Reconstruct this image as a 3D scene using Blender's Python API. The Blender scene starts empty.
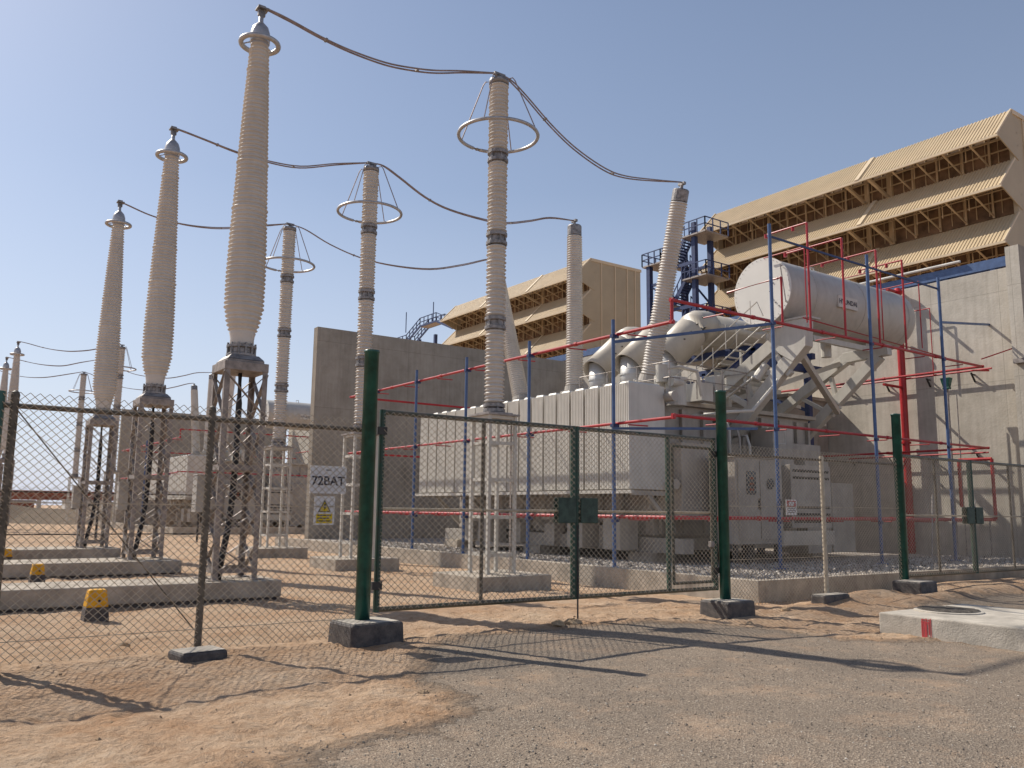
import bpy, math, random
from mathutils import Vector, noise
random.seed(7)
PI = math.pi
SC = bpy.context.scene
COL = SC.collection
V = Vector

# ------------------------------------------------------------------ materials
def nd(nt, t, **kw):
    n = nt.nodes.new(t)
    for k, v in kw.items():
        setattr(n, k, v)
    return n

def mat(name, col, rough=.6, metal=0., var=.12, scale=3., bump=.0, bscale=30., col2=None, spec=.4, streak=0., detail=6.):
    m = bpy.data.materials.new(name); m.use_nodes = True
    nt = m.node_tree; b = nt.nodes['Principled BSDF']; L = nt.links.new
    tc = nd(nt, 'ShaderNodeTexCoord')
    b.inputs['Roughness'].default_value = rough
    b.inputs['Metallic'].default_value = metal
    b.inputs['Specular IOR Level'].default_value = spec
    n = nd(nt, 'ShaderNodeTexNoise'); n.inputs['Scale'].default_value = scale; n.inputs['Detail'].default_value = detail
    n.inputs['Roughness'].default_value = .62
    L(tc.outputs['Object'], n.inputs['Vector'])
    r = nd(nt, 'ShaderNodeValToRGB')
    c2 = col2 or [max(0, c * (1 - var * 2)) for c in col]
    c1 = col if col2 else [min(1, c * (1 + var * .7)) for c in col]
    r.color_ramp.elements[0].position = .34; r.color_ramp.elements[0].color = (*c2, 1)
    r.color_ramp.elements[1].position = .66; r.color_ramp.elements[1].color = (*c1, 1)
    L(n.outputs['Fac'], r.inputs['Fac'])
    out = r.outputs['Color']
    if streak:
        mp = nd(nt, 'ShaderNodeMapping'); mp.inputs['Scale'].default_value = (5, 5, .35)
        n2 = nd(nt, 'ShaderNodeTexNoise'); n2.inputs['Scale'].default_value = 1.3; n2.inputs['Detail'].default_value = 5
        L(tc.outputs['Object'], mp.inputs['Vector']); L(mp.outputs['Vector'], n2.inputs['Vector'])
        r2 = nd(nt, 'ShaderNodeValToRGB')
        r2.color_ramp.elements[0].position = .3; r2.color_ramp.elements[0].color = (1 - streak, 1 - streak * 1.05, 1 - streak * 1.15, 1)
        r2.color_ramp.elements[1].position = .6; r2.color_ramp.elements[1].color = (1, 1, 1, 1)
        L(n2.outputs['Fac'], r2.inputs['Fac'])
        mx = nd(nt, 'ShaderNodeMixRGB', blend_type='MULTIPLY'); mx.inputs['Fac'].default_value = 1
        L(out, mx.inputs['Color1']); L(r2.outputs['Color'], mx.inputs['Color2']); out = mx.outputs['Color']
    L(out, b.inputs['Base Color'])
    if bump:
        n3 = nd(nt, 'ShaderNodeTexNoise'); n3.inputs['Scale'].default_value = bscale; n3.inputs['Detail'].default_value = 5
        L(tc.outputs['Object'], n3.inputs['Vector'])
        bp = nd(nt, 'ShaderNodeBump'); bp.inputs['Strength'].default_value = bump; bp.inputs['Distance'].default_value = .02
        L(n3.outputs['Fac'], bp.inputs['Height']); L(bp.outputs['Normal'], b.inputs['Normal'])
    return m

def wall_mat(name, col, pw, ph, along):
    """board-marked concrete: formwork panel joints, tie holes and weather stains"""
    m = mat(name, col, .9, 0, .1, .45, .35, 14, streak=.13, spec=.2)
    nt = m.node_tree; L = nt.links.new; b = nt.nodes['Principled BSDF']
    old = b.inputs['Base Color'].links[0].from_socket
    tc = [n for n in nt.nodes if n.type == 'TEX_COORD'][0]
    sp = nd(nt, 'ShaderNodeSeparateXYZ'); L(tc.outputs['Object'], sp.inputs['Vector'])
    cb = nd(nt, 'ShaderNodeCombineXYZ'); L(sp.outputs['X' if along == 'X' else 'Y'], cb.inputs['X']); L(sp.outputs['Z'], cb.inputs['Y'])
    br = nd(nt, 'ShaderNodeTexBrick'); br.offset = 0; br.squash = 1
    br.inputs['Scale'].default_value = 1; br.inputs['Brick Width'].default_value = pw; br.inputs['Row Height'].default_value = ph
    br.inputs['Mortar Size'].default_value = .014; br.inputs['Mortar Smooth'].default_value = .4
    br.inputs['Color1'].default_value = (.93, .93, .93, 1); br.inputs['Color2'].default_value = (1, 1, 1, 1); br.inputs['Mortar'].default_value = (.68, .67, .66, 1)
    L(cb.outputs['Vector'], br.inputs['Vector'])
    mx = nd(nt, 'ShaderNodeMixRGB', blend_type='MULTIPLY'); mx.inputs['Fac'].default_value = .8
    L(old, mx.inputs['Color1']); L(br.outputs['Color'], mx.inputs['Color2'])
    # wide blotches
    n = nd(nt, 'ShaderNodeTexNoise'); n.inputs['Scale'].default_value = 1.1; n.inputs['Detail'].default_value = 8; n.inputs['Roughness'].default_value = .7
    L(cb.outputs['Vector'], n.inputs['Vector'])
    r = nd(nt, 'ShaderNodeValToRGB'); r.color_ramp.elements[0].position = .3; r.color_ramp.elements[0].color = (.8, .79, .77, 1)
    r.color_ramp.elements[1].position = .55; r.color_ramp.elements[1].color = (1, 1, 1, 1); L(n.outputs['Fac'], r.inputs['Fac'])
    m2 = nd(nt, 'ShaderNodeMixRGB', blend_type='MULTIPLY'); m2.inputs['Fac'].default_value = .9
    L(mx.outputs['Color'], m2.inputs['Color1']); L(r.outputs['Color'], m2.inputs['Color2']); L(m2.outputs['Color'], b.inputs['Base Color'])
    return m

MT = {}
MT['porcelain'] = mat('grey_porcelain', (.60, .555, .505), .5, 0, .07, 1.2, 0, spec=.3, streak=.06)
MT['flange'] = mat('cast_flange_metal', (.30, .28, .27), .5, .5, .25, 9, .3, 40)
MT['alu'] = mat('dull_aluminium', (.46, .44, .43), .42, .6, .15, 6)
MT['wire'] = mat('weathered_conductor', (.32, .255, .24), .6, .4, .15, 5)
MT['galv'] = mat('galvanised_steel', (.36, .32, .295), .55, .35, .2, 8, .1, 60)
MT['galvdirt'] = mat('dusty_galvanised_steel', (.31, .265, .235), .6, .3, .2, 7, .1, 60)
MT['black_cable'] = mat('black_cable_sheath', (.025, .022, .022), .5, 0, .2, 20)
MT['white'] = mat('white_painted_steel', (.56, .53, .47), .42, 0, .06, 2.2, .03, 50, streak=.1)
MT['rad'] = mat('radiator_paint', (.60, .57, .51), .42, 0, .05, 1.5, 0, streak=.08)
MT['tank'] = mat('light_grey_tank_paint', (.42, .38, .33), .45, 0, .1, 1.5, .03, 50, streak=.12)
MT['cons'] = mat('conservator_paint', (.50, .475, .43), .4, 0, .06, 1.6, 0, streak=.1)
MT['lockp'] = mat('dusty_dark_green_plate', (.045, .075, .055), .6, 0, .25, 8, .1, 50)
MT['stileg'] = mat('worn_green_tube', (.018, .075, .05), .45, 0, .2, 10, .1, 50, col2=(.05, .06, .042))
MT['discw'] = mat('white_end_plate_paint', (.72, .70, .65), .5, 0, .03, 1.2)
MT['plinth'] = mat('cast_concrete', (.44, .38, .31), .9, 0, .16, 2.5, .4, 40, streak=.1, spec=.2)
MT['slabc'] = mat('pale_concrete', (.50, .45, .38), .9, 0, .16, 3, .4, 45, spec=.2)
MT['tar'] = mat('bitumen_coated_concrete', (.045, .04, .042), .6, 0, .5, 9, .6, 60, col2=(.13, .11, .095))  # bitumen on footings and markers, also the painted shadow gap below the plinths
MT['green'] = mat('dark_green_paint', (.016, .095, .075), .32, 0, .25, 5, .05, 40, spec=.5)
MT['gaterail'] = mat('dusty_green_tube', (.045, .065, .045), .5, 0, .3, 9, .1, 60, col2=(.15, .115, .08))
MT['fencetube'] = mat('dusty_olive_tube', (.17, .14, .105), .6, .1, .25, 12, .1, 60, col2=(.07, .06, .045))
MT['mesh'] = mat('chain_link_wire', (.50, .43, .33), .6, .1, .15, 6)
MT['blue'] = mat('blue_painted_steel', (.075, .13, .27), .45, 0, .12, 4)
MT['bluedark'] = mat('deep_blue_steel', (.03, .05, .14), .5, 0, .15, 3)
MT['red'] = mat('red_painted_pipe', (.42, .018, .022), .38, 0, .12, 4, spec=.5)
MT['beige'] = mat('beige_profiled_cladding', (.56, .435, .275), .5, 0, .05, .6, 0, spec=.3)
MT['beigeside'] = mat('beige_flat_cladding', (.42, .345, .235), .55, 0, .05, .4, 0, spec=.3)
MT['beigetrim'] = mat('beige_edge_trim', (.62, .50, .34), .5, 0, .04, 1)
MT['timber'] = mat('ochre_bracket_steel', (.54, .42, .27), .6, 0, .1, 1)
MT['filter'] = mat('brown_filter_screen', (.20, .125, .075), .8, 0, .3, .9)
MT['yellow'] = mat('yellow_marker_paint', (.72, .36, .012), .5, 0, .15, 8, .2, 40, spec=.3)
MT['duct'] = mat('beige_bus_duct_paint', (.55, .495, .415), .42, 0, .06, 1.2, 0, streak=.08)
MT['silver'] = mat('bare_aluminium_tube', (.6, .59, .57), .5, .5, .1, 2)
MT['signwhite'] = mat('white_sign_sheet', (.72, .71, .72), .5, 0, .05, 8)
MT['ink'] = mat('dark_sign_ink', (.03, .03, .045), .6, 0, 0, 1)
MT['signyellow'] = mat('yellow_sign_ink', (.75, .55, .01), .5, 0, .05, 5)
MT['signred'] = mat('red_sign_ink', (.52, .07, .075), .5, 0, .05, 5)
MT['glass'] = mat('dark_gauge_glass', (.03, .025, .025), .1, 0, .2, 5, spec=.6)
MT['dark'] = mat('dark_steel', (.06, .055, .05), .6, .2, .2, 6)
MT['rust'] = mat('rust_red_girder', (.30, .09, .05), .7, 0, .2, 1)
MT['cabin'] = mat('white_cabin_cladding', (.62, .6, .56), .6, 0, .1, 1)
MT['iron'] = mat('cast_iron_cover', (.16, .14, .12), .6, .2, .25, 12, .5, 60)
MT['stone'] = mat('sandy_rock', (.42, .30, .19), .95, 0, .2, 6, .5, 30, spec=.2)
MT['wallx'] = wall_mat('formed_concrete_shaded_wall', (.405, .36, .305), 2.4, 3.1, 'X')  # same concrete darkened: shade of the sun-averted faces put into the colour
MT['wally'] = wall_mat('formed_concrete_wall', (.63, .575, .49), 2.4, 3.1, 'Y')  # same concrete lightened: sunlit tone put into the colour
MT['hillm'] = mat('far_dust_bank', (.21, .155, .105), .95, 0, .2, .1)

# ------------------------------------------------------------------ mesh builder
ORIG = {}
class M:
    def __init__(s): s.v = []; s.f = []
    def add(s, vs, fs):
        o = len(s.v); s.v += [V(p) for p in vs]; s.f += [tuple(i + o for i in f) for f in fs]; return s
    def box(s, x0, x1, y0, y1, z0, z1):
        return s.add([(x0,y0,z0),(x1,y0,z0),(x1,y1,z0),(x0,y1,z0),(x0,y0,z1),(x1,y0,z1),(x1,y1,z1),(x0,y1,z1)],
                     [(0,3,2,1),(4,5,6,7),(0,1,5,4),(1,2,6,5),(2,3,7,6),(3,0,4,7)])
    def taper(s, cx, cy, z0, z1, a0, b0, a1, b1):
        return s.add([(cx-a0,cy-b0,z0),(cx+a0,cy-b0,z0),(cx+a0,cy+b0,z0),(cx-a0,cy+b0,z0),(cx-a1,cy-b1,z1),(cx+a1,cy-b1,z1),(cx+a1,cy+b1,z1),(cx-a1,cy+b1,z1)],
                     [(0,3,2,1),(4,5,6,7),(0,1,5,4),(1,2,6,5),(2,3,7,6),(3,0,4,7)])
    def frame(s, d, up=None):
        d = V(d).normalized(); u = V(up) if up else (V((0,0,1)) if abs(d.z) < .95 else V((1,0,0)))
        a = d.cross(u).normalized(); b = a.cross(d).normalized(); return d, a, b
    def bar(s, p, q, w, h=None, up=None):
        p = V(p); q = V(q); h = h or w; d, a, b = s.frame(q - p, up); a = a * w / 2; b = b * h / 2
        return s.add([p-a-b,p+a-b,p+a+b,p-a+b,q-a-b,q+a-b,q+a+b,q-a+b],[(0,1,2,3),(7,6,5,4),(0,4,5,1),(1,5,6,2),(2,6,7,3),(3,7,4,0)])
    def tube(s, p, q, r, n=10, r2=None, caps=True):
        return s.lathe([(r, 0), (r if r2 is None else r2, (V(q)-V(p)).length)], p, V(q)-V(p), n, caps)
    def lathe(s, prof, p=(0,0,0), d=(0,0,1), n=16, caps=True):
        p = V(p); d, a, b = s.frame(d); o = len(s.v)
        for r, z in prof:
            for i in range(n):
                t = 2*PI*i/n; s.v.append(p + d*z + a*(r*math.cos(t)) + b*(r*math.sin(t)))
        for k in range(len(prof)-1):
            for i in range(n):
                j = (i+1) % n; s.f.append((o+k*n+i, o+k*n+j, o+(k+1)*n+j, o+(k+1)*n+i))
        if caps:
            s.f.append(tuple(o+i for i in range(n-1,-1,-1))); s.f.append(tuple(o+(len(prof)-1)*n+i for i in range(n)))
        return s
    def path(s, pts, r, n=8, closed=False):
        pts = [V(p) for p in pts]; o = len(s.v); N = len(pts)
        prev = None
        for k, p in enumerate(pts):
            if closed: d = pts[(k+1) % N] - pts[k-1]
            else: d = pts[min(k+1, N-1)] - pts[max(k-1, 0)]
            d.normalize()
            if prev is None: _, a, b = s.frame(d)
            else:
                a = (prev - d*prev.dot(d)).normalized(); b = d.cross(a)
            prev = a
            rr = r[k] if isinstance(r, (list, tuple)) else r
            for i in range(n):
                t = 2*PI*i/n; s.v.append(p + a*(rr*math.cos(t)) + b*(rr*math.sin(t)))
        for k in range(N if closed else N-1):
            for i in range(n):
                j = (i+1) % n; k2 = (k+1) % N
                s.f.append((o+k*n+i, o+k*n+j, o+k2*n+j, o+k2*n+i))
        if not closed:
            s.f.append(tuple(o+i for i in range(n-1,-1,-1))); s.f.append(tuple(o+(N-1)*n+i for i in range(n)))
        return s
    def torus(s, c, R, r, n=40, m=8, d=(0,0,1)):
        c = V(c); d, a, b = s.frame(d)
        return s.path([c + a*(R*math.cos(2*PI*i/n)) + b*(R*math.sin(2*PI*i/n)) for i in range(n)], r, m, True)
    def prism(s, poly, ax, t0, t1):
        """poly of 2D points in the plane across axis ax; extruded t0..t1"""
        def P(a, b, t): return (t, a, b) if ax == 'X' else ((a, t, b) if ax == 'Y' else (a, b, t))
        n = len(poly); vs = [P(a, b, t0) for a, b in poly] + [P(a, b, t1) for a, b in poly]
        return s.add(vs, [tuple(range(n-1,-1,-1)), tuple(range(n, 2*n))] + [(i, (i+1) % n, n+(i+1) % n, n+i) for i in range(n)])
    def islands(s):
        par = list(range(len(s.v)))
        def fd(i):
            while par[i] != i: par[i] = par[par[i]]; i = par[i]
            return i
        for f in s.f:
            a = fd(f[0])
            for j in f[1:]: par[fd(j)] = a
        gr = {}
        for f in s.f: gr.setdefault(fd(f[0]), []).append(f)
        out = []
        for fs in gr.values():
            ids = sorted({i for f in fs for i in f}); mp = {i: k for k, i in enumerate(ids)}
            q = M(); q.v = [s.v[i] for i in ids]; q.f = [tuple(mp[i] for i in f) for f in fs]; out.append(q)
        return out
    def split(s, name, m, parent, **kw):
        """one part per separate piece"""
        for q in s.islands(): q.build(name, m, parent, **kw)
    def build(s, name, m, parent=None, smooth=False, bevel=0, origin=None, label=None):
        me = bpy.data.meshes.new(name)
        o0 = ORIG[parent.name] if parent else V(origin or (0, 0, 0))
        me.from_pydata([tuple(v - o0) for v in s.v], [], s.f)
        me.materials.append(MT[m] if isinstance(m, str) else m)
        if smooth:
            me.polygons.foreach_set('use_smooth', [len(p.vertices) <= 4 for p in me.polygons])
        ob = bpy.data.objects.new(name, me); COL.objects.link(ob)
        if parent: ob.parent = parent
        else: ob.location = o0
        ORIG[ob.name] = o0
        if bevel:
            b = ob.modifiers.new('bevel', 'BEVEL'); b.width = bevel; b.segments = 2; b.limit_method = 'ANGLE'
        if label: ob['label'] = label
        me.update()
        return ob

def tag(o, label=None, cat=None, group=None, kind=None):
    if label: o['label'] = label
    if cat: o['category'] = cat
    if group: o['group'] = group
    if kind: o['kind'] = kind
    return o
def thing(name, loc, label, cat, group=None):
    o = bpy.data.objects.new(name, None); COL.objects.link(o); o.location = loc; o.empty_display_size = .3
    ORIG[o.name] = V(loc); return tag(o, label, cat, group)
def copy_tree(o, loc=None, label=None, parent=None, skip=()):
    c = o.copy(); COL.objects.link(c)
    if parent: c.parent = parent
    if loc is not None: c.location = loc
    if label: c['label'] = label
    for ch in list(o.children):
        if ch.name.split('.')[0] in skip: continue
        copy_tree(ch, None, None, c, skip)
    return c

def text_mesh(name, txt, size, c, right, up, m, parent, depth=.003, bold=0.):
    cu = bpy.data.curves.new(name, 'FONT'); cu.body = txt; cu.size = size; cu.align_x = 'CENTER'; cu.align_y = 'CENTER'
    cu.extrude = depth; cu.offset = bold
    t = bpy.data.objects.new('tmp_text', cu); COL.objects.link(t)
    bpy.context.view_layer.update()
    me = bpy.data.meshes.new_from_object(t.evaluated_get(bpy.context.evaluated_depsgraph_get()))
    bpy.data.objects.remove(t)
    r = V(right).normalized(); u = V(up).normalized(); n = r.cross(u); o0 = ORIG[parent.name]
    for v in me.vertices:
        p = v.co.copy(); v.co = V(c) + r*p.x + u*p.y + n*p.z - o0
    me.materials.clear(); me.materials.append(MT[m]); me.name = name
    ob = bpy.data.objects.new(name, me); COL.objects.link(ob); ob.parent = parent; ORIG[ob.name] = o0
    return ob

# ------------------------------------------------------------------ terrain
def sm(a, b, x):
    t = max(0, min(1, (x-a)/(b-a))); return t*t*(3-2*t)
MOUNDS = [(19.2, 10.25, 2.2, .45, .20), (23.5, 10.2, 3, .45, .22), (15.6, 9.9, 1.5, .45, .20), (14.3, 9.1, 1.1, .4, .04), (17.6, 9.2, 1.9, .3, .14), (20.6, 9.5, 2.3, .3, .16), (12.8, 9.2, 1.0, .4, .05),
          (13.2, 7.9, 1.0, .35, .07), (16.8, 8.9, 1.1, .4, .04), (1.5, 5.0, 2.0, 1.2, .03), (2.5, 10.9, 1.6, .5, .05)]
GRAV = [(2.0,5.35),(2.45,5.62),(2.95,5.68),(3.4,5.76),(3.97,6.16),(4.06,6.7),(4.05,7.2),(4.75,8.3),(5.1,8.95),(5.96,9.45),(6.8,9.45),(8.1,9.6),(9.26,9.36),
        (10.2,9.2),(10.6,8.3),(10.4,7.0),(10.9,6.7),(11.6,6.4),(12.2,5.2),(13.2,2.0),(40,-30),(-40,-60),(-12,-2),(-2,3.2)]
GRAV2 = [(14.2,7.6),(15.5,8.9),(17.5,8.9),(19.0,9.1),(24,8.7),(40,8.0),(45,-20),(16.5,0),(14.5,5)]
def sdist(poly, x, y):
    d = 1e9; ins = False; n = len(poly)
    for i in range(n):
        x1, y1 = poly[i]; x2, y2 = poly[(i+1) % n]
        ex, ey = x2-x1, y2-y1; t = max(0, min(1, ((x-x1)*ex + (y-y1)*ey)/(ex*ex+ey*ey)))
        d = min(d, math.hypot(x-x1-t*ex, y-y1-t*ey))
        if (y1 > y) != (y2 > y) and x < (x2-x1)*(y-y1)/(y2-y1) + x1: ins = not ins
    return d if ins else -d
def gmask(x, y):
    d = max(sdist(GRAV, x, y), sdist(GRAV2, x, y))
    return max(-2., min(2., d))
def tz(x, y, g=None):
    z = -.10 * sm(7.5, 12.5, x) * (1 - sm(30, 45, x))
    for mx, my, sx, sy, h in MOUNDS:
        q = ((x-mx)/sx)**2 + ((y-my)/sy)**2
        if q < 9: z += h*math.exp(-q)
    if abs(x) < 60 and abs(y) < 90:
        if g is None: g = gmask(x, y)
        s = 1 - sm(-.3, .4, g)
        z += .035*noise.noise((x*.5, y*.5, 1.3))
        z += s*(.034*noise.noise((x*1.9, y*1.9, 4)) + .026*noise.noise((x*4.5, y*5.5, 9)) - .030*max(0, noise.noise((x*6.5, y*8, 2))-.12) + .014*noise.noise((x*13, y*13, 7)))
        if y < 9: z += s*(1-sm(6.3, 8.6, y))*(-.038*max(0, noise.noise((x*4.2+9, y*6.5, 31))-.05) + .016*noise.noise((x*8, y*11, 21)) + .012*abs(noise.noise((x*17, y*20, 3))))
        z += .008*noise.noise((x*6, y*6, 5))
    return z
def axis(lo, hi, st, far_lo, far_hi):
    a = []; x = lo
    while x <= hi: a.append(x); x += st
    s = st; x = hi
    while x < far_hi: s *= 1.18; x += s; a.append(x)
    s = st; x = lo
    while x > far_lo: s *= 1.18; x -= s; a.insert(0, x)
    return a
def ground():
    xs = axis(-2.5, 13, .065, -3500, 4500); ys = axis(2.5, 11.5, .065, -3500, 4500)
    vs = []; at = []
    for y in ys:
        for x in xs:
            g = gmask(x, y) if (abs(x) < 60 and abs(y) < 90) else -2.
            vs.append((x, y, tz(x, y, g))); at.append(g)
    nx = len(xs); fs = [(j*nx+i, j*nx+i+1, (j+1)*nx+i+1, (j+1)*nx+i) for j in range(len(ys)-1) for i in range(nx-1)]
    me = bpy.data.meshes.new('ground'); me.from_pydata(vs, [], fs)
    a = me.attributes.new('gravel', 'FLOAT', 'POINT'); a.data.foreach_set('value', at)
    me.polygons.foreach_set('use_smooth', [True]*len(fs))
    m = bpy.data.materials.new('sand_and_gravel'); m.use_nodes = True; nt = m.node_tree; L = nt.links.new; b = nt.nodes['Principled BSDF']
    b.inputs['Roughness'].default_value = .95; b.inputs['Specular IOR Level'].default_value = .15
    tc = nd(nt, 'ShaderNodeTexCoord'); ob = tc.outputs['Object']
    def nz(s, d=6, ro=.6, dist=0.):
        n = nd(nt, 'ShaderNodeTexNoise'); n.inputs['Scale'].default_value = s; n.inputs['Detail'].default_value = d; n.inputs['Roughness'].default_value = ro
        n.inputs['Distortion'].default_value = dist; L(ob, n.inputs['Vector']); return n.outputs['Fac']
    def ramp(f, st):
        r = nd(nt, 'ShaderNodeValToRGB'); e = r.color_ramp.elements
        while len(e) < len(st): e.new(.5)
        for k, (p, c) in enumerate(st): e[k].position = p; e[k].color = (*c, 1)
        L(f, r.inputs['Fac']); return r.outputs['Color']
    def mix(f, a_, b_, t='MIX', fac=None):
        n = nd(nt, 'ShaderNodeMixRGB', blend_type=t)
        if f is not None: L(f, n.inputs['Fac'])
        else: n.inputs['Fac'].default_value = fac
        L(a_, n.inputs['Color1']); L(b_, n.inputs['Color2']); return n.outputs['Color']
    def mth(op, a_, b_):
        n = nd(nt, 'ShaderNodeMath', operation=op)
        for k, q in enumerate((a_, b_)):
            if isinstance(q, (int, float)): n.inputs[k].default_value = q
            else: L(q, n.inputs[k])
        return n.outputs[0]
    sand = ramp(nz(.9, 8, .65), [(.30, (.47, .285, .165)), (.47, (.54, .375, .25)), (.68, (.60, .455, .325))])
    sand = mix(None, sand, ramp(nz(9, 6, .7), [(.33, (.80, .73, .66)), (.56, (1, 1, 1))]), 'MULTIPLY', .9)
    sand = mix(None, sand, ramp(nz(90, 2, .5), [(.36, (.82, .8, .77)), (.6, (1.0, 1.0, 1.0))]), 'MULTIPLY', .7)
    vo = nd(nt, 'ShaderNodeTexVoronoi'); vo.inputs['Scale'].default_value = 75; L(ob, vo.inputs['Vector'])
    gr = ramp(vo.outputs['Color'], [(0, (.15, .12, .097)), (.45, (.235, .193, .153)), (.8, (.30, .25, .198)), (1, (.52, .46, .38))])
    gr = mix(None, gr, ramp(nz(.45, 7, .65), [(.35, (.86, .84, .82)), (.65, (1.08, 1.03, .98))]), 'MULTIPLY', .9)
    gr = mix(ramp(nz(1.4, 7, .7), [(.50, (0, 0, 0)), (.74, (.55, .55, .55))]), gr, sand)
    at_ = nd(nt, 'ShaderNodeAttribute'); at_.attribute_name = 'gravel'
    e = mth('ADD', at_.outputs['Fac'], mth('MULTIPLY', mth('SUBTRACT', nz(2.2, 9, .72), .5), 1.3))
    fac = mth('ADD', mth('MULTIPLY', e, 3.0), .45)
    fc = nd(nt, 'ShaderNodeClamp'); L(fac, fc.inputs['Value'])
    L(mix(fc.outputs[0], sand, gr), b.inputs['Base Color'])
    h = mth('ADD', mth('MULTIPLY', nz(3.2, 8, .7, .6), 1.8), mth('MULTIPLY', nz(14, 6, .7), 1.1))
    h2 = mth('ADD', mth('MULTIPLY', vo.outputs['Distance'], 0.16), mth('MULTIPLY', nz(11, 6, .7), .35))
    hm = nd(nt, 'ShaderNodeMix', data_type='FLOAT'); L(fc.outputs[0], hm.inputs[0]); L(h, hm.inputs[2]); L(h2, hm.inputs[3])
    bp = nd(nt, 'ShaderNodeBump'); bp.inputs['Strength'].default_value = .9; bp.inputs['Distance'].default_value = .06
    L(hm.outputs[0], bp.inputs['Height']); L(bp.outputs['Normal'], b.inputs['Normal'])
    me.materials.append(m)
    o = bpy.data.objects.new('ground', me); COL.objects.link(o); tag(o, kind='structure')
ground()

# loose stones --------------------------------------------------------------
OCT = [(1,0,0),(0,1,0),(-1,0,0),(0,-1,0),(0,0,1),(0,0,-1)]
OF = [(0,1,4),(1,2,4),(2,3,4),(3,0,4),(1,0,5),(2,1,5),(3,2,5),(0,3,5)]
def stones(name, pts, smin, smax, m, label, cat, zf):
    vs = []; fs = []; rnd = random.random
    for x, y in pts:
        s = smin + (smax-smin)*rnd()**(4 if smax < .03 else 2.2); z = zf(x, y); a = rnd()*6.28; ca, sa = math.cos(a), math.sin(a); o = len(vs)
        for p in OCT:
            px, py, pz = p[0]*s*(.6+.6*rnd()) + .25*s*(rnd()-.5), p[1]*s*(.6+.6*rnd()) + .25*s*(rnd()-.5), p[2]*s*(.45+.4*rnd())
            vs.append((x+px*ca-py*sa, y+px*sa+py*ca, z+pz+s*.15))
        fs += [tuple(o+i for i in f) for f in OF]
    me = bpy.data.meshes.new(name); me.from_pydata(vs, [], fs); me.materials.append(m)
    o = bpy.data.objects.new(name, me); COL.objects.link(o); tag(o, label, cat, kind='stuff'); return o
def stone_mat(name, cols):
    m = bpy.data.materials.new(name); m.use_nodes = True; nt = m.node_tree; b = nt.nodes['Principled BSDF']
    g = nd(nt, 'ShaderNodeNewGeometry'); r = nd(nt, 'ShaderNodeValToRGB'); e = r.color_ramp.elements
    while len(e) < len(cols): e.new(.5)
    for k, (p, c) in enumerate(cols): e[k].position = p; e[k].color = (*c, 1)
    nt.links.new(g.outputs['Random Per Island'], r.inputs['Fac']); nt.links.new(r.outputs['Color'], b.inputs['Base Color'])
    b.inputs['Roughness'].default_value = .9; b.inputs['Specular IOR Level'].default_value = .2; return m
MT['chip'] = stone_mat('gravel_chips', [(0, (.15, .12, .095)), (.4, (.23, .19, .15)), (.8, (.32, .27, .215)), (.97, (.4, .35, .29)), (1, (.62, .57, .5))])
MT['ballast'] = stone_mat('crushed_ballast', [(0, (.17, .15, .13)), (.4, (.31, .27, .235)), (.8, (.43, .385, .335)), (1, (.58, .53, .47))])
pts = []
while len(pts) < 26000:
    d = 3 + 13*random.random()**1.25; t = math.radians(35.4 + (random.random()-.5)*76)
    x, y = d*math.sin(t), d*math.cos(t)
    g = gmask(x, y)
    if (g > 0 or (g > -.35 and random.random() < .25)) and not (11.7 < x < 14.1 and y < 7.3): pts.append((x, y))
stones('gravel_stones', pts, .003, .014, MT['chip'], 'grey crushed gravel chips spread over the open lot', 'gravel', tz)
pts = []
while len(pts) < 700:
    x, y = random.uniform(-1, 14), random.uniform(4, 14)
    if gmask(x, y) < 0: pts.append((x, y))
stones('sand_clods', pts, .004, .026, MT['stone'], 'small sandy clods scattered over the loose sand', 'clods', tz)

# ------------------------------------------------------------------ transformer bay
BT = .26      # ballast level
b = M().box(13.7, 30.2, 10.95, 36.7, -.3, BT-.03).build('ballast_bed', 'ballast'); tag(b, kind='structure')
pts = []
while len(pts) < 17000:
    if random.random() < .5: x, y = random.uniform(13.7, 16.6), random.uniform(10.98, 33)
    else: x, y = random.uniform(13.7, 30), random.uniform(10.98, 15.2)
    pts.append((x, y))
stones('ballast_stones', pts, .03, .085, MT['ballast'], 'coarse grey ballast stones filling the transformer bay', 'ballast', lambda x, y: BT-.02)
def kerb(y0, y1, x0, x1, label, off=0):
    t = thing('bay_kerb', (x0, y0+off, 0), label, 'kerb', 'concrete kerbs round the transformer bays')
    M().box(x0, x0+.2, y0+off, y1+off, -.25, .33).build('kerb_side', 'plinth', t, bevel=.012)
    M().box(x0+.204, x1, y0+off, y0+.2+off, -.25, .328).build('kerb_side', 'plinth', t, bevel=.012)
    return t
k1 = kerb(10.75, 36.6, 13.45, 29.6, 'long pale concrete kerb holding grey stones behind the gates')
copy_tree(k1, (13.45, 10.75+43, 0), 'distant concrete kerb beyond the tall left firewall')

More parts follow.
